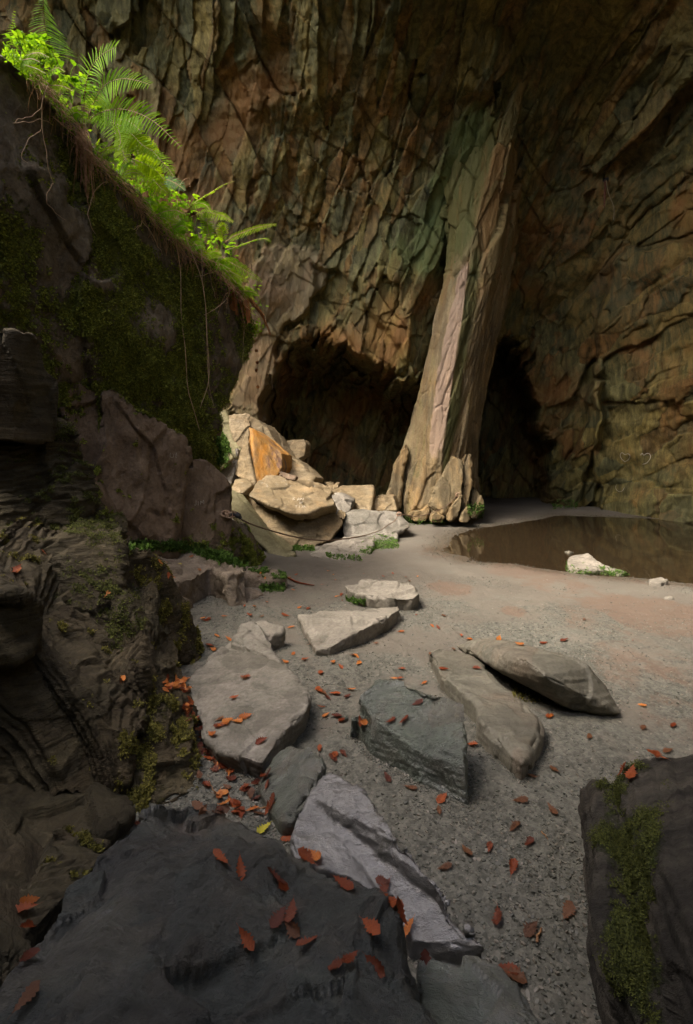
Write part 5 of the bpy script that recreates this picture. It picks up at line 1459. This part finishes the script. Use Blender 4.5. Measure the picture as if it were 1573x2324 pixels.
creeper([z3(*a) for a in [(800, -60), (805, 0), (820, 100), (825, 300), (840, 450), (855, 620), (880, 730), (903, 815)]], 'longest pale root, hanging almost to the foot of the mossy boulder', 0.0055, -0.22)
creeper([z3(*a) for a in [(840, -60), (865, 0), (910, 120), (930, 250), (940, 400), (950, 560), (940, 640), (911, 718)]], 'thick pale root bending left at its end, right of the longest one', 0.006, -0.22)
creeper([z3(*a) for a in [(905, -80), (915, 0), (922, 150), (935, 300), (945, 560), (970, 710)]], 'thin root running along the thick pale one and kinking right at the end', 0.0035, -0.2)
creeper([z3(*a) for a in [(1100, 240), (1107, 330), (1105, 450), (1109, 570)]], 'short thin root hanging past the boulder tip, leftmost there', 0.0025, -0.1)
cr = creeper([z3(*a) for a in [(1140, 260), (1160, 360), (1164, 470), (1166, 600), (1162, 760)]], 'thin creeper with dry knots hanging beyond the boulder tip', 0.0025, 0.1)
for q in [(1163, 455), (1168, 510), (1164, 545), (1170, 622), (1160, 355)]:
    m = bmesh.new(); bmesh.ops.create_icosphere(m, subdivisions=1, radius=0.026)
    for v_ in m.verts: v_.co *= random.uniform(0.6, 1.2)
    mm = bpy.data.meshes.new('dry_knot'); m.to_mesh(mm); m.free(); mm.materials.append(MAT_DEAD)
    link('dry_knot', mm, cr, np.array(P(*z3(*q), 6.88)) - np.array(cr.location))
creeper([z3(*a) for a in [(1205, 300), (1222, 430), (1226, 540), (1240, 650)]], 'faint thread of root, rightmost beyond the boulder tip', 0.0022, 0.05)
creeper([zf(*a) for a in [(295, 636), (255, 740), (240, 880), (245, 1040), (270, 1200), (300, 1350), (345, 1520)]], 'pale root running down the bare upper left of the boulder', 0.0045, -0.2)
creeper([zf(*a) for a in [(245, 840), (190, 880), (120, 915), (60, 935), (-10, 962)]], 'upper side root branching left to the frame edge', 0.003, -0.2)
creeper([zf(*a) for a in [(240, 1030), (200, 1070), (130, 1125), (70, 1205), (58, 1280), (108, 1334)]], 'curled side root bending down like a hook at the upper left', 0.0035, -0.2)
creeper([zf(*a) for a in [(-10, 975), (60, 972), (130, 955), (235, 945), (300, 965), (345, 1000)]], 'wavy side root crossing the pale one at the upper left', 0.003, -0.2)
creeper([(245, 413), (232, 415), (215, 437), (203, 480), (205, 505), (216, 531)], 'looping pale stem below the middle of the rim', 0.004, -0.2)
creeper([(122, 415), (108, 440), (106, 458), (125, 482), (150, 500)], 'thin twig curving across the upper face of the boulder', 0.003, -0.2)
creeper([zg(*a) for a in [(160, 640), (100, 700), (20, 742)]], 'pale twig sticking out left under the middle rim', 0.004, -0.2)
creeper([zg(*a) for a in [(160, 640), (110, 720), (90, 810)]], 'short pale twig hanging under the middle rim', 0.0035, -0.2)
creeper([zg(*a) for a in [(165, 645), (230, 730), (290, 850), (340, 945)]], 'straight pale root slanting right under the middle rim', 0.004, -0.2)
creeper([zg(*a) for a in [(330, 670), (430, 760), (500, 860), (545, 930)]], 'straight pale root slanting right under the lower rim', 0.004, -0.2)
creeper([zg(*a) for a in [(850, 1035), (810, 1095), (740, 1118), (630, 1140)]], 'root reaching left from the low end of the rim', 0.004, -0.2)
creeper([zg(*a) for a in [(915, 1180), (945, 1270), (900, 1350), (810, 1435), (720, 1470), (712, 1492)]], 'long bowed root reaching left from the dead brown fern', 0.004, -0.2)
creeper([zg(*a) for a in [(770, 1020), (772, 1140), (795, 1260), (822, 1345)]], 'short root hanging between the thick pale root and the dead fern', 0.003, -0.2)
creeper([zg(*a) for a in [(478, 610), (470, 480), (500, 310), (570, 252), (585, 300), (580, 335)]], 'dry flower stalk bent over at its top, standing above the ferns', 0.003, -0.05, MAT_STRAW, name='dry_stalk', cat='dry stalk')
tv = tag(empty('trailing_vine', P(*zg(1080, 1100), 6.6)), 'trailing vine with small paired leaves beyond the dead fern', 'vine')
vine = [zg(*a) for a in [(1060, 1090), (1110, 1180), (1130, 1260), (1150, 1350)]], [zg(*a) for a in [(1170, 1180), (1185, 1260), (1210, 1350), (1240, 1440)]]
b = Bag()
for v_ in vine:
    b.add(*tube(curve([P(x, y, 6.6) for x, y in v_], 24, 0.01, 3), 0.003, 5))
b.build('stem', MAT_FERN, tv)
for q in [(1150, 1222), (1200, 1224), (1140, 1248), (1185, 1248), (1160, 1310), (1210, 1310), (1165, 1360), (1200, 1362), (1235, 1400), (1262, 1405), (1110, 1140)]:
    lf = link('leaf', HERB[2], tv, np.array(P(*zg(*q), 6.58)) - np.array(tv.location))
    lf.scale = (0.055,) * 3
    lf.rotation_euler = (random.uniform(-0.3, 0.5), 0, random.choice((-1, 1)) * 1.4 + random.uniform(-0.4, 0.4))

# ------------------------------------------------------------------ low green plants at the foot of the ledges
def cover(regions, n, size, label, mat=MAT_HERB, name='ground_cover'):
    V, Fc = [], []
    for k in range(n):
        x0, y0, x1, y1, sl_ = regions[rg.integers(len(regions))]
        u = rg.random(); w = rg.beta(2, 2)
        h = cast(x0 + (x1 - x0) * u, y0 + (y1 - y0) * w + sl_ * u)
        if h is None or h[1][2] < -0.3: continue
        p, nn, _ = h
        for j in range(2):
            d = rg.normal(size=3) * 0.8 + nn * 0.7; d /= np.linalg.norm(d)
            sd = np.cross(d, rg.normal(size=3)); sd /= np.linalg.norm(sd)
            s_ = size * rg.uniform(0.5, 1.3)
            i = len(V)
            q = p + nn * 0.012 * rg.random()
            V += [q, q + d * s_ * 0.5 + sd * s_ * 0.33, q + d * s_ * 1.1, q + d * s_ * 0.5 - sd * s_ * 0.33]
            Fc.append((i, i + 1, i + 2, i + 3))
    return tag(link(name, raw_mesh(name, V, np.array(Fc), mat)), label, 'ground plants', kind='stuff')


cover([(292, 1222, 400, 1246, 6), (380, 1224, 470, 1250, 8), (440, 1240, 525, 1262, 12), (470, 1250, 560, 1270, 20)], 2600, 0.030, 'bright green creeping plants at the foot of the brown ledges')
cover([(592, 1322, 645, 1345, 0)], 420, 0.026, 'patch of green creeping plants under the low step of rock')
cover([(664, 1238, 712, 1252, 0)], 380, 0.030, 'bright green patch between the olive slab and the front pale slab')
cover([(740, 1252, 820, 1268, 10), (842, 1240, 905, 1250, -4)], 420, 0.026, 'thin green fringe along the foot of the pale front slab')
cover([(785, 1352, 830, 1364, 6)], 200, 0.024, 'little green tuft under the left end of the pale thick block')
cover([(930, 1178, 1010, 1192, 0), (1060, 1140, 1098, 1170, 0)], 420, 0.040, 'green plants at the foot of the leaning pillar')
cover([(1255, 1132, 1310, 1156, 0)], 260, 0.05, 'mossy plants where the far right wall meets the water')
cover([(490, 985, 515, 1060, 0)], 500, 0.045, 'ivy leaves covering the green rock past the boulder tip', name='ivy')
cover([(1165, 1555, 1225, 1592, 10)], 160, 0.014, 'thin moss in the crack below the leaf shaped slab', MAT_MOSSY)

# ------------------------------------------------------------------ fallen oak leaves
def oak_mesh(seed, mat):
    g = np.random.default_rng(seed)
    ts = np.array([0.0, 0.10, 0.20, 0.27, 0.36, 0.43, 0.52, 0.59, 0.68, 0.75, 0.84, 0.93, 1.0])
    ws = np.array([0.01, 0.06, 0.15, 0.10, 0.22, 0.15, 0.30, 0.19, 0.32, 0.20, 0.25, 0.15, 0.0])
    V, Fc = [], []
    cu, cv, tw = g.uniform(0.05, 0.45), g.uniform(-0.1, 0.5), g.uniform(-0.5, 0.5)
    for k, (t, w) in enumerate(zip(ts, ws)):
        wl_, wr_ = w * g.uniform(0.82, 1.15), w * g.uniform(0.82, 1.15)
        z0 = cv * 0.5 * (t - 0.5) ** 2 * 2
        for q, sgn in ((wl_, -1), (wl_ * 0.5, -1), (0, 0), (wr_ * 0.5, 1), (wr_, 1)):
            zz_ = z0 + cu * (q * q) * 3.2 + tw * sgn * q * (t - 0.5) + g.normal() * 0.012
            V.append((sgn * q, t - 0.5 + (0.05 if q == w else 0), zz_))
        if k:
            i = 5 * k
            Fc += [(i - 5 + j, i - 4 + j, i + 1 + j, i + j) for j in range(4)]
    i = len(V)
    V += [(-0.008, -0.5, 0.01), (0.008, -0.5, 0.01), (0.012, -0.68, 0.03), (-0.004, -0.68, 0.03)]
    Fc.append((i, i + 1, i + 2, i + 3))
    return raw_mesh('oak_leaf', V, Fc, mat)


LEAFCOL = {'orange': ((0.34, 0.095, 0.018), (0.52, 0.19, 0.045)), 'rust': ((0.15, 0.030, 0.009), (0.29, 0.070, 0.020)), 'dark red': ((0.085, 0.022, 0.012), (0.17, 0.045, 0.020)),
           'brown': ((0.09, 0.038, 0.018), (0.17, 0.075, 0.036)), 'yellow': ((0.40, 0.36, 0.02), (0.52, 0.46, 0.05))}
LM = {c: leaf_mat('oak_leaf_' + c.replace(' ', '_'), a, b_, 0.2, 0.42) for c, (a, b_) in LEAFCOL.items()}
OAK = {c: [oak_mesh(k + 10 * i, LM[c]) for k in range(4)] for i, c in enumerate(LM)}
placed = []


def where(ob, px, py):
    lab = ob.get('label', '')
    top = ob if lab else (ob.parent if ob.parent else ob)
    lab = top.get('label', '')
    n_ = top.name.split('.')[0]
    if 'filling the bottom left' in lab: return 'on the dark front slab'
    if 'silvery slab' in lab or 'below the silvery' in lab: return 'on the wet silvery slab'
    if 'broad flat grey' in lab: return 'on the broad grey slab'
    if 'wet green slab' in lab: return 'on the wet green slab'
    if 'bench' in lab: return 'on the stone bench'
    if 'mossy flank' in lab: return 'on the dark block at the right'
    if 'long damp' in lab or 'leaf shaped' in lab or 'sloping wedge' in lab: return 'on the long tilted slabs'
    if n_ in ('floor_slab',): return 'on a small floor slab'
    if n_ in ('ground', 'gravel'):
        if px < 460 and py > 1500: return ('in the bright drift above the broad slab' if py < 1578 else 'along the left edge of the broad slab')
        if py > 1650: return 'in the drift by the front slab' if px < 640 else 'on the near gravel'
        if py > 1450: return 'on the gravel between the floor slabs'
        if py > 1330: return 'on the gravel left of the pale slabs' if px < 700 else 'on the open floor'
        return 'on the far sand by the fallen blocks'
    if 365 < px < 480 and py > 1500: return ('in the bright drift above the broad slab' if py < 1578 else 'along the left edge of the broad slab')
    if px < 470: return 'on the dark rocks at the left'
    return 'on the fallen blocks'


def wh_front(ob):
    return ob.name.startswith('front_slab')


def put_leaf(px, py, col, size=0.082, tilt=0.25):
    h = cast(px, py)
    if h is None: return
    p, nn, ob = h
    if nn[2] < 0.35: return
    dist = float(np.linalg.norm(p - np.array([0, 0, EYE])))
    size = min(size * 0.76, 38 * dist / F)
    if wh_front(ob) and col == 'orange': col = 'rust'
    if ob.name.split('.')[0] == 'oak_leaf': nn = nn + np.array([0, 0, 0.5])
    placed.append((p + nn * 0.004, nn, where(ob, px, py), col, size, tilt, px + random.random() * 1e-3, py))


C = {'o': 'orange', 'r': 'rust', 'd': 'dark red', 'b': 'brown', 'y': 'yellow'}
for f_, pts in [(z7, '905 272 b,920 315 d,1000 505 o,1085 545 r,1245 592 d,1270 638 r,1265 775 d,1330 812 b,1325 748 d,1115 858 o,800 998 d,1400 895 d,1545 988 d,120 965 d,125 1140 b,1555 620 o,115 820 r,112 740 r,125 700 o,560 390 b,535 375 o,580 360 o,625 345 d,1200 368 y,1315 412 r,1405 500 r,1430 492 o,1385 495 o'),
                (z8, '170 600 d,180 630 d,205 700 o,235 750 r,215 720 o,285 820 o,300 850 o,115 815 o,135 975 d,365 965 d,10 970 r,445 545 b,755 545 r,935 282 b,435 230 r,420 282 b,290 180 b,185 133 d,845 130 b,945 102 b,765 360 b,650 455 d,830 435 d,1005 745 b,735 1010 r,760 1040 b,545 470 b,790 240 b,1265 105 r,1300 118 r,1405 40 r,690 770 d,840 825 b,1460 12 b'),
                (z5, '1105 815 b,1115 808 r,1065 900 r,1035 1005 o,995 1030 r,1010 1024 o,1075 1008 o,1115 985 o,995 1000 b,965 1068 o,1190 1095 r,700 252 o,725 280 o,690 250 b,870 258 o,885 282 o,760 345 r,780 350 o,740 350 o,905 318 o,818 293 y,1095 276 o,780 235 o,755 285 o,945 545 r,920 540 o,930 550 r,1020 530 o,985 620 o,1035 632 o,955 665 r,968 680 o,1330 705 o,1385 727 r,1295 738 o,1320 580 o,1110 483 r,1155 485 o,1210 465 o,1360 490 o,1400 494 r,1295 525 r,1190 530 b,1130 525 r,1530 440 o,1550 432 r,1490 325 o,1315 352 o,1345 340 r,1330 410 o,1450 868 r,1440 860 r,1470 880 b,1520 882 r,1490 902 d,1455 945 r,1480 980 o,1525 985 d,1560 1002 r,1455 790 r,1510 740 o,1545 760 r,1450 1135 r,1515 1175 d,1520 1165 r,1560 1155 d,485 430 o,190 238 r,210 225 r,85 322 o,75 318 r,560 815 o,545 830 b'),
                (z6, '445 530 b,390 575 o,415 580 r,250 600 o,60 635 o,45 712 o,35 708 b,55 745 o,250 770 r,352 835 o,212 815 o,240 815 r,5 895 d,445 770 r,595 768 r,555 635 o,520 620 r,690 632 o,785 658 o,895 652 r,70 1003 r,85 1008 o,200 1010 r,265 1003 r,325 925 d,570 1117 r,650 1112 r,915 985 r,930 988 o,1480 1030 r,1410 1170 r,1340 935 o,1080 545 b,990 640 d,1100 1080 b,1345 1040 b,20 865 o')]:
    for it in pts.split(','):
        a, b_, c_ = it.split()
        px, py = f_(float(a), float(b_))
        put_leaf(px, py, C[c_], random.uniform(0.068, 0.098) if py > 1500 else random.uniform(0.065, 0.10))
for k in range(44):                                                        # drift in the corner by the front slab
    u = random.random()
    px, py = z7(890 + 330 * u + random.uniform(-30, 40), 30 + 250 * random.random() + 30 * u)
    put_leaf(px, py, random.choice(['rust', 'rust', 'dark red', 'dark red', 'orange', 'brown']), random.uniform(0.06, 0.092), 0.5)
for k in range(34):
    px, py = z5(750 + 105 * random.random(), 862 - 0.35 * 105 * random.random() + random.uniform(-22, 8))
    put_leaf(px, py, random.choice(['orange', 'orange', 'orange', 'rust']), random.uniform(0.055, 0.09), 0.5)
for k in range(46):
    u = random.random()
    px, py = z5(805 + 165 * u + random.uniform(-12, 30), 868 + 350 * u + random.uniform(-15, 15))
    put_leaf(px, py, random.choice(['orange', 'rust', 'rust', 'dark red'] if u < 0.5 else ['rust', 'dark red', 'dark red', 'brown']), random.uniform(0.055, 0.085), 0.5)
for k in range(18):
    put_leaf(random.uniform(560, 1000), random.uniform(1275, 1330), random.choice(['orange', 'rust', 'brown']), random.uniform(0.05, 0.08))
for k in range(8):
    put_leaf(random.uniform(690, 1500), random.uniform(1340, 1500), random.choice(['rust', 'brown', 'brown']), random.uniform(0.04, 0.07))
kinds = {}
for it in placed:
    kinds.setdefault((it[3], it[2]), []).append(it[6])
for (p, nn, wh, col, size, tilt, px, py) in placed:
    lf = link('oak_leaf', OAK[col][random.randrange(4)])
    nz = Vector(nn).normalized() + Vector((random.gauss(0, 1), random.gauss(0, 1), random.gauss(0, 1))) * tilt * 0.4
    q = nz.to_track_quat('Z', 'Y') @ Matrix.Rotation(random.uniform(0, 6.283), 3, 'Z').to_quaternion()
    lf.rotation_euler = q.to_euler()
    lf.scale = (size * random.uniform(0.75, 1.1), size, size * random.uniform(0.5, 1.3))
    lf.location = Vector(p) + Vector(nn) * 0.006
    lab = f'{col} fallen oak leaf {wh}'
    row = sorted(kinds[(col, wh)])
    if 1 < len(row) <= 16 and len(row) == len(set(row)):
        lab += ', ' + from_left(row.index(px), len(row))
    tag(lf, lab, 'leaf', 'oak leaves ' + wh)

# twigs
def twig(pts, label, rad=0.004, mat=MAT_STALK):
    c = []
    for a, b_ in pts:
        h = cast(a, b_)
        c.append(h[0] + h[1] * rad * 1.5)
    b_ = Bag(); c = curve(c, 14, 0.004, int(pts[0][0])); b_.add(*tube(c, np.linspace(rad, rad * 0.5, 14), 6))
    return tag(b_.build('twig', mat, None, c[0]), label, 'twig', 'twigs on the floor')


twig([(652, 1314), (670, 1322), (690, 1327), (713, 1331)], 'reddish brown twig lying right of the low rock step', 0.012, LM['rust'])
twig([z8(868, 884), z8(872, 855), z8(886, 822)], 'small bent twig on the near gravel', 0.005)
twig([z7(1165, 268), z7(1205, 262), z7(1250, 245)], 'thin dark twig beside the small mossy slab', 0.004)
twig([z7(950, 150), z7(970, 190), z7(1000, 210)], 'thin dark twig in the leaf drift', 0.003)
twig([z8(885, 378), z8(905, 400), z8(915, 412)], 'straight thin twig on the gravel near the dark right block', 0.003)

# ------------------------------------------------------------------ the steel cable along the fallen blocks
MAT_CABLE = plain_mat('rusty_steel_cable', (0.10, 0.060, 0.040), (0.20, 0.13, 0.085), 0.6, 60, 0.4)
MAT_SLEEVE = plain_mat('black_sleeve', (0.012, 0.012, 0.014), (0.03, 0.03, 0.034), 0.5, 30)
MAT_BOLT = plain_mat('rusted_fittings', (0.22, 0.12, 0.07), (0.42, 0.30, 0.20), 0.5, 40, 0.3)


def zc(x, y): return (476.5 + x * 0.1082, 1123.1 + y * 0.1082)


def on_rock(pts, Y0, Y1, lift):
    out = []
    m = len(pts)
    for i, (a, b_) in enumerate(pts):
        Yg = Y0 + (Y1 - Y0) * i / (m - 1)
        h = cast(a, b_)
        if h is not None: Yg = min(Yg, h[0][1] - lift)
        out.append(P(a, b_, Yg))
    return out


an = cast(*zc(420, 440))[0]
cab = tag(empty('steel_cable', tuple(an)), 'rusty steel cable strung from the brown block across the fallen blocks to the pillar', 'cable')
def dens(pts, n): return [tuple(q[:2]) for q in curve([(a, b_, 0) for a, b_ in pts], n)]
c1 = on_rock(dens([zc(640, 480), zc(700, 530), z1(300, 872), z1(400, 903), z1(520, 938), z1(620, 962), z1(700, 974), z1(830, 982), z1(920, 972), z1(1000, 962), z1(1090, 945)], 40), an[1] - 0.05, 8.2, 0.03)
c2 = on_rock(dens([z1(1090, 945), z1(1150, 925), z1(1200, 905), z1(1250, 870), z1(1290, 845), z1(1322, 797)], 20), 8.3, 9.2, 0.02)
c3 = on_rock(dens([z1(1322, 797), z1(1400, 808), z2(260, 1106), z2(340, 1110), z2(430, 1090), z2(490, 1065), z2(560, 1030), z2(620, 975), z2(652, 940)], 30), 9.2, 10.2, 0.03)
for pts_, r_ in ((c1, 0.010), (c2, 0.007), (c3, 0.007)):
    b = Bag(); b.add(*tube(curve(pts_, len(pts_) * 2), r_, 7)); b.build('wire', MAT_CABLE, cab)
sl_ = Bag(); Yc = an[1] - 0.07
sl_.add(*tube(curve([P(*zc(440, 420), Yc), P(*zc(520, 400), Yc), P(*zc(590, 430), Yc), P(*zc(650, 490), Yc)], 14), [0.02] * 3 + [0.036] * 8 + [0.024] * 3, 8)); sl_.build('sleeve', MAT_SLEEVE, cab)
for ctr_, r_ in (((330, 390), 0.05), ((410, 425), 0.045), ((365, 380), 0.022)):
    b = Bag(); p = np.array(P(*zc(*ctr_), Yc)); t = np.linspace(0, 6.283, 15)
    b.add(*tube([p + np.array([math.cos(a) * r_, 0.02 * math.sin(a), math.sin(a) * r_ * 0.6]) for a in t], 0.012, 6)); b.build('shackle', MAT_BOLT, cab)
for q in ((485, 380), (522, 395)):
    b = Bag(); b.add(*tube([P(*zc(q[0] - 6, q[1] + 60), Yc - 0.02), P(*zc(q[0] + 12, q[1] - 40), Yc - 0.02)], 0.011, 7)); b.add(*tube([P(*zc(q[0] + 6, q[1] - 22), Yc - 0.02), P(*zc(q[0] + 14, q[1] - 46), Yc - 0.02)], 0.02, 6)); b.build('clamp_bolt', MAT_BOLT, cab)
for q, Yq in ((z1(1322, 797), None), (z2(652, 940), None)):
    h = cast(*q); p = h[0] - np.array([0, 0.03, 0])
    b = Bag(); t = np.linspace(0, 6.283, 13)
    b.add(*tube([p + np.array([math.cos(a) * 0.045, -0.01 * math.sin(2 * a), math.sin(a) * 0.035]) for a in t], 0.013, 6)); b.build('eye_bolt', MAT_BOLT, cab)

# iron spike and cord high on the right wall
def zs(x, y): return (1247.9 + x * 0.1875, 368.7 + y * 0.1875)
h = cast(*zs(680, 240)); Ys = h[0][1] - 0.12
sp = tag(empty('iron_spike', P(*zs(680, 210), Ys)), 'rusty iron spike with a pale cord tied to it, high on the right wall', 'iron spike')
MAT_CORD = plain_mat('old_cord', (0.16, 0.12, 0.07), (0.24, 0.19, 0.11), 0.9, 40)
MAT_SPIKE = plain_mat('rusted_iron', (0.07, 0.022, 0.010), (0.14, 0.045, 0.018), 0.8, 30)
b = Bag(); b.add(*tube([P(*zs(676, 205), Ys), P(*zs(668, 330), Ys), P(*zs(660, 490), Ys), P(*zs(658, 550), Ys)], [0.03, 0.025, 0.016, 0.008], 8)); b.build('spike', MAT_SPIKE, sp)
b = Bag(); b.add(*tube([P(*zs(652, 212), Ys), P(*zs(702, 203), Ys)], 0.04, 8)); b.build('spike_head', MAT_SLEEVE, sp)
b = Bag(); b.add(*tube(curve([P(*zs(684, 215), Ys - 0.03), P(*zs(692, 300), Ys - 0.03), P(*zs(720, 400), Ys - 0.03), P(*zs(775, 545), Ys), P(*zs(770, 690), Ys)], 20), 0.009, 6)); b.build('cord', MAT_CORD, sp)

# names scratched into the rock
MAT_SCR = plain_mat('scratched_rock', (0.40, 0.36, 0.30), (0.52, 0.48, 0.40), 0.9, 50)


def scratch(owner, strokes, rad, label):
    b = Bag()
    for st in strokes:
        c = []
        for a, b_ in dens(st, 4 * len(st)):
            h = cast(a, b_)
            if h is not None: c.append(h[0])
        c = np.array(c)
        if len(c) < 2 or np.ptp(c[:, 1]) > 1.0: continue
        b.add(*tube(c, rad, 4))
    if b.n:
        o = b.build('scratched_letters', MAT_SCR, owner); o['label'] = label


def zj(x, y): return ((740 + x * 0.1017) / 1.763, (1950 + y * 0.1017) / 1.763)
def zt(x, y): return ((1040 + x * 0.2034) / 1.763, (1900 + y * 0.2034) / 1.763)
def zl(x, y): return ((600 + x * 0.1271) / 1.763, (1750 + y * 0.1271) / 1.763)
def zw(x, y): return ((2350 + x * 0.2352) / 1.763, (1750 + y * 0.2352) / 1.763)
scratch(right_ledge, [[zj(435, 490), zj(440, 660), zj(400, 700), zj(370, 670)], [zj(525, 540), zj(522, 700)], [zj(615, 670), zj(625, 520), zj(680, 600), zj(735, 490), zj(750, 640)]], 0.003, 'JIM scratched in pale lines')
scratch(find('scratched with pale'), [[zt(690, 440), zt(645, 455), zt(690, 478), zt(640, 480)], [zt(735, 505), zt(760, 450), zt(780, 500)], [zt(745, 485), zt(775, 480)], [zt(800, 495), zt(810, 450), zt(845, 495), zt(860, 450)],
                                     [zt(790, 520), zt(785, 575)], [zt(825, 520), zt(845, 580)], [zt(788, 552), zt(835, 545)], [zt(690, 600), zt(740, 595)], [zt(715, 598), zt(712, 640)], [zt(775, 600), zt(780, 645)], [zt(830, 645), zt(850, 605), zt(865, 640), zt(880, 605), zt(895, 645)]], 0.004, 'SAN H TIM scratched in pale lines')
scratch(find('wide lower boulder'), [[zt(320, 795), zt(285, 800), zt(290, 850), zt(325, 850)], [zt(288, 825), zt(318, 825)]], 0.004, 'letter E scratched in pale lines')
scratch(find('tall brown rock ledge'), [[zl(650, 480), zl(640, 600), zl(735, 625), zl(750, 530)], [zl(835, 470), zl(815, 630), zl(850, 630)]], 0.003, 'letters LJL scratched in pale lines')
wallh = []
for s_ in ([(640, 415), (580, 360), (558, 300), (590, 255), (640, 290), (690, 275), (725, 310), (700, 370), (640, 415)], [(905, 300), (930, 265), (958, 300), (1010, 270), (1060, 280), (1070, 350), (1010, 430), (940, 455)], [(500, 790), (480, 850), (520, 910), (590, 910), (630, 850)]):
    wallh.append([zw(*q) for q in s_])
scratch(cave_wall, wallh, 0.006, 'hearts scratched on the right wall')
